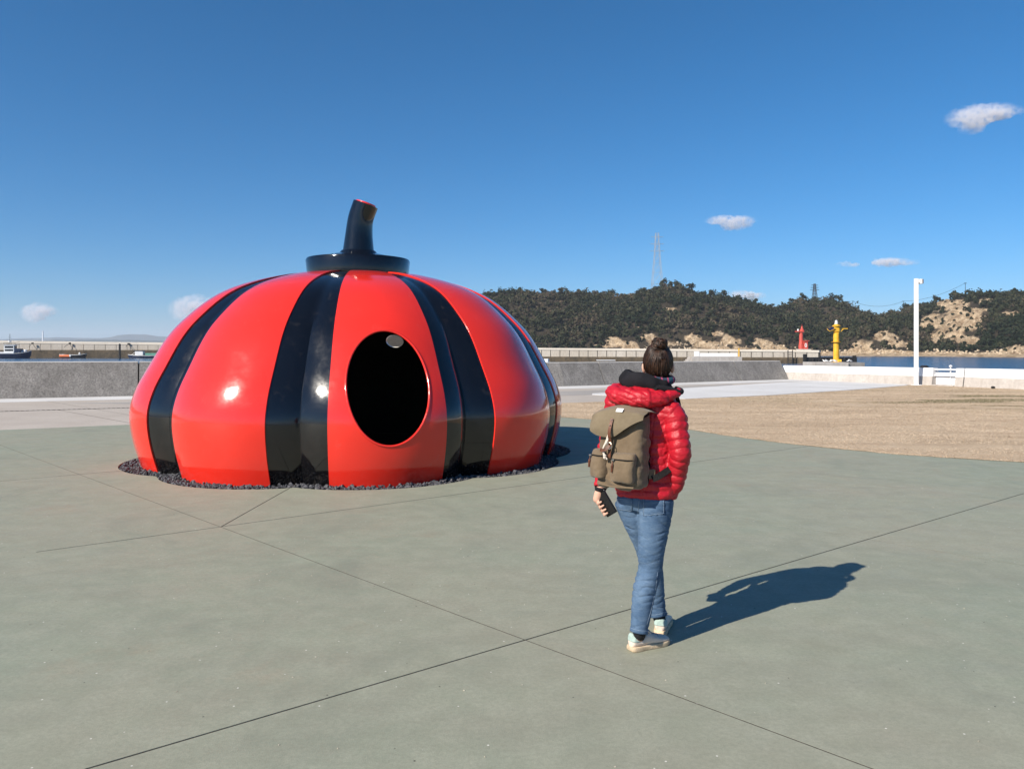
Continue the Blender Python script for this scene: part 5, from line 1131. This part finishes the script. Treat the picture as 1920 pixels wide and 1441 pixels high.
for i in range(26):                                                     # loose wisps
    n0 = len(bm.verts); az = rh.uniform(2.0, 4.3) if i % 2 else rh.choice((-1.35, 1.4)) + rh.uniform(-.2, .2); d = hdir(az, math.radians(rh.uniform(98, 128))); p0 = hsurf(d, 1.0); o_ = Vector((rh.uniform(-.02, .02), rh.uniform(-.02, .01), 0))
    tube(bm, [p0, p0 + d*0.010 + o_*0.5 - UPV*0.008, p0 + d*0.012 + o_ - UPV*rh.uniform(0.015, 0.035)], [0.0012, 0.0009, 0.0004], n=4, steps=3); tints += [0.4] * (len(bm.verts) - n0)
sm_h = bpy.data.meshes.new('hair_strands'); bm.to_mesh(sm_h); bm.free(); attr(sm_h, 'tint', tints); part('hair_strands', sm_h, M['hair'], hair)
me = remesh((lambda b: (ellipsoid(b, BC + bd*0.006, (0.033, 0.033, 0.030)), b)[1])(bmesh.new()), 0.006, 1); attr(me, 'tint', np.zeros(len(me.vertices))); part('bun', me, M['hair'], hair)

# shoes
def shoe(f0, fd, nm):
    sd = Vector((fd.y, -fd.x, 0)); L = 0.262
    def sec(s, w, z0, z1, e=2.4, n=28):
        c = f0 + fd * s * L; out = []
        for k in range(n):
            a = 2*math.pi*k/n; ca, sa = math.cos(a), math.sin(a)
            out.append(c + sd * w * math.copysign(abs(ca)**(2/e), ca) + UPV * ((z0 + z1)/2 + (z1 - z0)/2 * math.copysign(abs(sa)**(2/e), sa)))
        return out
    up = crom([(0.012, 0.020, 0.02, 0.084), (0.05, 0.031, 0.02, 0.094), (0.14, 0.035, 0.02, 0.086), (0.25, 0.036, 0.02, 0.078), (0.36, 0.0375, 0.02, 0.088), (0.46, 0.039, 0.02, 0.083), (0.60, 0.043, 0.02, 0.066), (0.75, 0.045, 0.02, 0.053), (0.88, 0.040, 0.02, 0.047), (0.96, 0.027, 0.02, 0.040), (0.992, 0.010, 0.02, 0.032)], 4)
    bm = bmesh.new(); rings_to_mesh(bm, [sec(s[0], s[1], s[2], s[3]) for s in up]); m = remesh(bm, 0.004, 3); v = co(m); nn = normals(m); setco(m, v + nn * (fbm(v * 45, 3, 3) * 0.0022)[:, None])
    sh = part('shoe', m, M['shoe'])
    so = crom([(-0.012, 0.024), (0.04, 0.036), (0.2, 0.039), (0.4, 0.040), (0.6, 0.045), (0.76, 0.0485), (0.9, 0.043), (0.98, 0.027), (1.008, 0.008)], 4); prof = []
    for s in so: prof.append((s[0], s[1]))
    bm = bmesh.new(); loop = [f0 + fd*s*L + sd*w for s, w in prof] + [f0 + fd*s*L - sd*w for s, w in prof[::-1]]
    cen_ = sum(loop, Vector()) / len(loop); rings = []
    for z, k in ((0.001, 0.96), (0.004, 0.985), (0.011, 1.0), (0.020, 0.995), (0.026, 0.975)):
        rings.append([cen_ + (p - cen_) * k + UPV * (z + (0.012 * max(0, ((p - f0).dot(fd)/L - 0.82) / 0.18)**2 if z < 0.012 else 0.004*max(0, ((p - f0).dot(fd)/L - 0.82) / 0.18))) for p in loop])
    rings_to_mesh(bm, rings); bmesh.ops.recalc_face_normals(bm, faces=bm.faces[:]); part('sole', bm, M['sole'], sh)
    patch(m, 'heel_tab', lambda c, nr: (c - f0).dot(fd)/L < 0.22 + 0.35*(c.z - 0.06) and c.z > 0.054 + 0.10*max(0, (c - f0).dot(fd) - 0.03), 0.0016, M['mint'], sh)
    for i in range(5):
        s = 0.44 + i*0.062; zc = float(np.interp(s, [u[0] for u in up], [u[3] for u in up])); w_ = 0.024 + 0.001*i
        part('lace', tubem([f0 + fd*(s*L) + sd*w_ + UPV*(zc - 0.010), f0 + fd*(s*L + 0.004) + UPV*(zc + 0.0035), f0 + fd*(s*L) - sd*w_ + UPV*(zc - 0.010)], 0.0032, n=7, steps=4), M['lace'], sh)
    for sg in (-1, 1): part('lace', tubem([f0 + fd*0.112 + UPV*0.092, f0 + fd*0.115 + sd*sg*0.016 + UPV*0.099, f0 + fd*0.122 + sd*sg*0.03 + UPV*0.088], 0.0028, n=7, steps=4), M['lace'], sh)
    part('tongue', tubem([f0 + fd*0.130 + UPV*0.076, f0 + fd*0.108 + UPV*0.092, f0 + fd*0.098 + UPV*0.106], [0.022, 0.024, 0.020], n=14, steps=3, flat=0.3), M['shoe'], sh)
    return sh
shoe(FR0, FRD, 'right'); shoe(FL0, FLD, 'left')
part('sock', tubem([ANR + Vector((0, 0, 0.03)), ANR, FR0 + FRD*0.062 + UPV*0.062], [0.038, 0.035, 0.029], n=18, steps=3), M['sock']); part('sock', tubem([ANL + Vector((0, 0, 0.03)), ANL, FL0 + FLD*0.062 + UPV*0.062], [0.038, 0.035, 0.029], n=18, steps=3), M['sock'])

# phone in the left hand
ph_ = empty('phone', PHC); tag(ph_, 'black phone held low in the left hand of the person', 'phone')
def phone_box(w, h, t, c):
    bm = bmesh.new(); box(bm, (0, 0, 0), (w, h, t), 0, 0.004)
    for v_ in bm.verts: v_.co = PHS * v_.co.x + PHU * v_.co.y + PHN * (v_.co.z + c)
    return bm
smooth(obj('case', phone_box(0.074, 0.142, 0.010, 0), M['phone'], ph_), False); obj('screen', phone_box(0.068, 0.134, 0.0012, 0.0056), M['phone'], ph_)
obj('camera_bump', (lambda b: ([setattr(v_, 'co', v_.co + PHU*0.05 + PHS*0.018) for v_ in b.verts], b)[1])(phone_box(0.024, 0.026, 0.003, -0.0062)), M['phone_edge'], ph_)

# ---------------------------------------------------------------- backpack on the person's back
PKO = B(-0.030, -0.208, 0.884); pk = empty('backpack', PKO); tag(pk, 'khaki canvas rucksack with brown leather straps on the back of the person', 'backpack')
TU = (UPV + FW * 0.10).normalized()                                       # the pack leans in at the top
def K(u, w, h): return RT * u + FW * w + TU * h                           # across, towards the wearer, up
def pring(h, hw, hd, n=44, e=3.4, off=0.0):
    out = []
    for k in range(n):
        a = 2*math.pi*k/n; ca, sa = math.cos(a), math.sin(a); out.append(K(math.copysign(abs(ca)**(2/e), ca) * hw, off + math.copysign(abs(sa)**(2/e), sa) * hd, h))
    return out
bm = bmesh.new()
rings_to_mesh(bm, [pring(*s[:3], off=s[3]) for s in crom([(0.0, 0.105, 0.055, 0.0), (0.012, 0.128, 0.076, 0.0), (0.06, 0.134, 0.084, 0.0), (0.17, 0.133, 0.084, 0.0), (0.28, 0.130, 0.080, 0.003), (0.37, 0.126, 0.076, 0.006), (0.41, 0.118, 0.070, 0.008), (0.428, 0.085, 0.045, 0.008)], 5)])
me = remesh(bm, 0.005, 3); v = co(me); nn = normals(me); hh = v @ np.array(TU); uu = v @ np.array(RT)
f1 = np.sin((hh + uu * 0.55 + 0.02 * fbm(v * 9, 3, 4)) * 2*math.pi/0.075); f1 = np.sign(f1) * np.abs(f1)**0.6 * np.clip(vnoise(v * 9, 6) + 0.35, 0, 1)
setco(me, v + nn * (f1 * 0.0055 + fbm(v * 18, 3, 1) * 0.008)[:, None]); smooth(obj('main_bag', me, M['canvas'], pk))
# lid: flap over the top, folding down over the outer face
NU, NV = 44, 36
def lid_pt(u, t):
    drop = 0.125 * (1 - max(0.0, (u + 0.25) / 1.25)**1.5) if u > -0.25 else 0.125 * (1 - 0.42 * ((-0.25 - u) / 0.75)**3)
    Lt = 0.150; s = t * (Lt + 0.045 + drop); hw = 0.146 + (0.012 if u < 0 else 0.0) * sm(0.3, 0.8, t)
    if s < Lt: y = 0.072 - s; z = 0.430 + 0.014 * math.sin(math.pi * s / Lt) - 0.008 * (s / Lt)
    elif s < Lt + 0.045: q = (s - Lt) / 0.045 * math.pi/2; y = -0.078 - 0.026 * math.sin(q); z = 0.422 - 0.026 * (1 - math.cos(q))
    else: q = s - Lt - 0.045; z = 0.396 - q * 0.97; y = -0.104 - 0.016 * math.sin(min(q / 0.125, 1) * math.pi) 
    z -= 0.026 * abs(u)**3; y += (0.03 * abs(u)**3 if u > 0 else 0.012 * abs(u)**3) * sm(0.45, 0.7, t)
    z += 0.004 * math.sin(u*4 + t*5); y += 0.004 * math.sin(u*7 - t*3)
    return K(u * float(hw), float(y), z)
outr = [[lid_pt(-1 + 2*i/NU, j/NV) for i in range(NU + 1)] for j in range(NV + 1)]
def lid_n(j, i):
    a = outr[min(j+1, NV)][i] - outr[max(j-1, 0)][i]; b = outr[j][min(i+1, NU)] - outr[j][max(i-1, 0)]; n = b.cross(a).normalized(); return n
bm = bmesh.new(); A = [[bm.verts.new(outr[j][i]) for i in range(NU + 1)] for j in range(NV + 1)]; sg_ = 1 if lid_n(4, NU//2).z < 0 else -1
Bv = [[bm.verts.new(outr[j][i] + lid_n(j, i) * 0.005 * sg_) for i in range(NU + 1)] for j in range(NV + 1)]
for j in range(NV):
    for i in range(NU): bm.faces.new((A[j][i], A[j][i+1], A[j+1][i+1], A[j+1][i])); bm.faces.new((Bv[j][i], Bv[j+1][i], Bv[j+1][i+1], Bv[j][i+1]))
    for i in (0, NU): bm.faces.new((A[j][i], A[j+1][i], Bv[j+1][i], Bv[j][i]))
for i in range(NU):
    for j in (0, NV): bm.faces.new((A[j][i], A[j][i+1], Bv[j][i+1], Bv[j][i]))
bmesh.ops.recalc_face_normals(bm, faces=bm.faces[:])
lid = smooth(obj('lid', bm, M['canvas_lid'], pk)); lid.data.set_sharp_from_angle(angle=math.radians(60))
# pockets
def pocket(u0, w, h0, h1, dep, name='pocket', w0=-0.082, ang=0.0):
    bm = bmesh.new(); secs = [(h0, 0.72, 0.5), (h0 + 0.012, 0.95, 0.85), (h0 + (h1-h0)*0.4, 1.0, 1.0), (h1 - 0.03, 0.98, 0.86), (h1 - 0.006, 0.92, 0.55), (h1, 0.8, 0.25)]
    ca, sa = math.cos(ang), math.sin(ang)
    rings = []
    for h, kw, kd in [tuple(x) for x in crom(secs, 4)]:
        rg = []
        for k in range(32):
            a = 2*math.pi*k/32; c_, s_ = math.cos(a), math.sin(a); x = math.copysign(abs(c_)**0.62, c_) * w/2 * kw; y = math.copysign(abs(s_)**0.62, s_) * dep * kd
            rg.append(K(u0 + x*ca - y*sa, w0 + x*sa + y*ca, h))
        rings.append(rg)
    rings_to_mesh(bm, rings); m = remesh(bm, 0.004, 2); v = co(m); nn = normals(m); hh_ = v @ np.array(TU)
    f1 = np.sin((hh_ + 0.4*(v @ np.array(RT)) + 0.03 * fbm(v * 12, 2, 4)) * 2*math.pi/0.06) * np.clip(vnoise(v * 14, 16) + 0.3, 0, 1)
    setco(m, v + nn * (fbm(v * 22, 3, 7) * 0.008 + f1 * 0.003)[:, None])
    o = smooth(obj(name, m, M['canvas'], pk))
    zp = []
    for k in range(15):
        a = math.pi + math.pi * k/14; c_, s_ = math.cos(a), math.sin(a); x = math.copysign(abs(c_)**0.62, c_) * w/2 * 0.985; y = math.copysign(abs(s_)**0.62, s_) * dep * 0.90
        zp.append(K(u0 + x*ca - y*sa, w0 + x*sa + y*ca - 0.001, h1 - 0.032))
    obj('zip', tubem(zp, 0.0034, n=6), M['webbing'], o)
    a0 = K(u0 - w*0.30*ca + dep*sa, w0 - w*0.30*sa - dep*ca*0.9 - 0.006, h1 - 0.034); obj('zip_pull', tubem([a0, a0 - TU*0.03 - FW*0.004, a0 - TU*0.065 - RT*0.003], [0.004, 0.0065, 0.0055], n=8, flat=0.4), M['leather'], o); obj('zip_slider', boxm(a0, (0.012, 0.012, 0.008)), M['brass'], o)
    return o
pocket(0.048, 0.135, 0.040, 0.195, 0.046); pocket(-0.105, 0.105, 0.050, 0.205, 0.044, ang=-0.35, w0=-0.070)
obj('bottom_binding', tubem([K(-0.11, -0.076, 0.020), K(0, -0.088, 0.014), K(0.11, -0.076, 0.018)], 0.005, n=8, steps=5), M['canvas'], pk)
# leather closing strap, ring, cord, label
def strap(pts, w, t, name, mat, nrm=-FW, parent=None):
    bm = bmesh.new(); rings = []; q = [Vector(p) for p in crom(pts, 5)]
    for i, p in enumerate(q):
        tg = (q[min(i+1, len(q)-1)] - q[max(i-1, 0)]).normalized(); sd = tg.cross(nrm).normalized(); n2 = sd.cross(tg).normalized(); rings.append([p + sd*w/2 + n2*t/2, p - sd*w/2 + n2*t/2, p - sd*w/2 - n2*t/2, p + sd*w/2 - n2*t/2])
    rings_to_mesh(bm, rings); bmesh.ops.recalc_face_normals(bm, faces=bm.faces[:]); return obj(name, bm, mat, parent or pk)
us = -0.018
ls = strap([K(us + 0.006, -0.121, 0.375), K(us + 0.002, -0.134, 0.33), K(us - 0.002, -0.132, 0.29), K(us - 0.004, -0.116, 0.255), K(us - 0.010, -0.106, 0.21), K(us - 0.014, -0.100, 0.165)], 0.017, 0.004, 'closing_strap', M['leather'])
obj('rivet', lathem([(0.006, 0), (0.006, 0.003)], K(us + 0.005, -0.124, 0.368), 10), M['brass'], ls); obj('rivet', lathem([(0.005, 0), (0.005, 0.003)], K(us + 0.002, -0.137, 0.34), 10), M['brass'], ls)
strap([K(us - 0.004, -0.120, 0.232), K(us - 0.022, -0.130, 0.212), K(us - 0.045, -0.132, 0.206), K(us - 0.058, -0.120, 0.208)], 0.016, 0.004, 'strap_tail', M['leather'])
rg = [K(us - 0.004 + 0.014*math.cos(a), -0.122, 0.232 + 0.017*math.sin(a)) for a in np.linspace(0, 2*math.pi, 21)]; obj('buckle_ring', tubem(rg, 0.0026, n=6), M['brass'], pk)
for dx in (0.0, 0.010): obj('drawcord', tubem([K(us - 0.020 + dx, -0.108, 0.292), K(us - 0.028 + dx*0.6, -0.118, 0.25), K(us - 0.040, -0.122, 0.215), K(us - 0.036 + dx*0.5, -0.120, 0.18), K(us - 0.028 + dx, -0.114, 0.158)], 0.0045, n=8, steps=4), M['cord'], pk)
obj('cord_knot', remesh(lathem([(0.004, -0.012), (0.010, -0.004), (0.008, 0.003), (0.011, 0.009), (0.004, 0.014)], K(us - 0.030, -0.118, 0.170), 10), 0.002, 2), M['cord'], pk)
lb = obj('label_patch', boxm((0, 0, 0), (0.040, 0.0025, 0.024)), M['patch'], pk); lb.location = lid_pt(0.12, 0.56) + TU*0.003 - FW*0.003; lb.rotation_euler = (math.radians(-45), 0, -HEAD_A)
# shoulder straps and side straps
for sg in (-1, 1):
    strap([K(0.03 + sg*0.055, 0.085, 0.40), B(sg*0.075, -0.135, 1.33) - PKO, B(sg*0.098, -0.075, 1.420) - PKO, B(sg*0.115, 0.02, 1.425) - PKO, B(sg*0.125, 0.115, 1.36) - PKO, B(sg*0.140, 0.142, 1.22) - PKO, B(sg*0.172, 0.10, 1.10) - PKO, B(sg*0.198, 0.0, 1.02) - PKO, B(sg*0.150, -0.115, 0.955) - PKO, K(0.03 + sg*0.115, 0.06, 0.05)], 0.034, 0.008, 'shoulder_strap', M['webbing'], FW)
obj('strap_anchor', boxm((0, 0, 0), (0.035, 0.01, 0.05), 0.3), M['canvas'], pk).location = K(0.138, 0.065, 0.075)
obj('back_panel', (lambda b: (rings_to_mesh(b, [pring(h, hw, 0.012, 24, 3, 0.088) for h, hw in ((0.02, 0.11), (0.2, 0.118), (0.39, 0.10))]), b)[1])(bmesh.new()), M['webbing'], pk)
obj('side_buckle', tubem([K(0.10, -0.07, 0.372), K(0.122, -0.02, 0.385), K(0.12, 0.03, 0.395)], 0.007, n=8, steps=3), M['webbing'], pk)
# ---------------------------------------------------------------- small fair-weather clouds (real volumes, beyond the haze)
def m_cloud():
    m = bpy.data.materials.new('cloud vapour'); m.use_nodes = True; t = m.node_tree; t.nodes.clear()
    o = t.nodes.new('ShaderNodeOutputMaterial'); v = t.nodes.new('ShaderNodeVolumePrincipled'); t.links.new(v.outputs[0], o.inputs['Volume'])
    v.inputs['Color'].default_value = (0.97, 0.95, 0.97, 1); v.inputs['Anisotropy'].default_value = 0.0
    tc = t.nodes.new('ShaderNodeTexCoord'); ns = t.nodes.new('ShaderNodeTexNoise'); ns.inputs['Scale'].default_value = 0.011; ns.inputs['Detail'].default_value = 7; ns.inputs['Roughness'].default_value = 0.6
    t.links.new(tc.outputs['Object'], ns.inputs['Vector'])
    mr = t.nodes.new('ShaderNodeMapRange'); mr.inputs[1].default_value = 0.40; mr.inputs[2].default_value = 0.75; mr.inputs[3].default_value = 0.0; mr.inputs[4].default_value = 0.022
    mp = t.nodes.new('ShaderNodeMapping'); mp.inputs['Location'].default_value = (-1, -1, -1); mp.inputs['Scale'].default_value = (2, 2, 2); t.links.new(tc.outputs['Generated'], mp.inputs[0])
    ln = t.nodes.new('ShaderNodeVectorMath'); ln.operation = 'LENGTH'; t.links.new(mp.outputs[0], ln.inputs[0])
    fo = t.nodes.new('ShaderNodeMapRange'); fo.interpolation_type = 'SMOOTHSTEP'; fo.inputs[1].default_value = 1.05; fo.inputs[2].default_value = 0.35; fo.inputs[3].default_value = 0.0; fo.inputs[4].default_value = 1.0; t.links.new(ln.outputs['Value'], fo.inputs[0])
    mu = t.nodes.new('ShaderNodeMath'); mu.operation = 'MULTIPLY'; t.links.new(mr.outputs[0], mu.inputs[0]); t.links.new(fo.outputs[0], mu.inputs[1])
    t.links.new(ns.outputs[0], mr.inputs[0]); t.links.new(mu.outputs[0], v.inputs['Density']); return m
CM = m_cloud(); CDIST = 12500
def cloud(label, blobs):
    bm = bmesh.new(); k = CDIST / F; cx = sum(b[0] for b in blobs) / len(blobs); cy = sum(b[1] for b in blobs) / len(blobs); c = P(cx, cy, CDIST)
    for (x, y, rx_, ry_) in blobs:
        q = P(x, y, CDIST) - c; r = bmesh.ops.create_icosphere(bm, subdivisions=3, radius=1)
        bmesh.ops.scale(bm, vec=(rx_*k*1.22, (rx_ + ry_)/2*k*1.2, ry_*k*1.28), verts=r['verts']); bmesh.ops.translate(bm, vec=q, verts=r['verts'])
    me = remesh(bm, 14, 2); v = co(me); nn = normals(me); setco(me, v + nn * (fbm(v / 60, 4, 6) * 55)[:, None])
    o = obj('cloud', me, CM, None, c); tag(o, label, 'cloud', 'small clouds in the sky'); return o
cloud('small bright puffy cloud low over the breakwater at left', [(62, 586, 22, 14), (78, 580, 22, 12), (58, 596, 13, 9), (95, 582, 12, 7)])
cloud('soft low cloud just left of the dome crest', [(340, 578, 22, 17), (365, 568, 26, 14), (388, 574, 22, 14), (335, 594, 18, 12)])
cloud('small wispy cloud above the tall pylon', [(1382, 418, 28, 11), (1350, 412, 26, 7), (1402, 412, 16, 8)])
cloud('elongated white cloud at the upper right', [(1800, 222, 26, 14), (1830, 216, 34, 16), (1865, 210, 32, 13), (1900, 203, 30, 9), (1822, 240, 20, 10)])
cloud('faint thin cloud left of the light pole top', [(1665, 492, 26, 7), (1692, 491, 32, 6), (1585, 497, 22, 4)])
cloud('thin low cloud behind the saddle of the hills', [(1388, 552, 24, 7), (1420, 557, 16, 6)])
# ---------------------------------------------------------------- air
hz = obj('haze', boxm((0, 0, 113.5), (19900, 19900, 235)), None); hm = bpy.data.materials.new('sea haze'); hm.use_nodes = True; ht = hm.node_tree; ht.nodes.clear()
ho = ht.nodes.new('ShaderNodeOutputMaterial'); hv_ = ht.nodes.new('ShaderNodeVolumePrincipled'); hv_.inputs['Color'].default_value = (0.86, 0.91, 1.0, 1); hv_.inputs['Density'].default_value = 1.0e-4; hv_.inputs['Anisotropy'].default_value = 0.0
ht.links.new(hv_.outputs[0], ho.inputs['Volume']); hz.data.materials.append(hm); hz['kind'] = 'stuff'; hz['label'] = 'thin pale sea haze over the whole harbour and bay'; hz['category'] = 'haze'
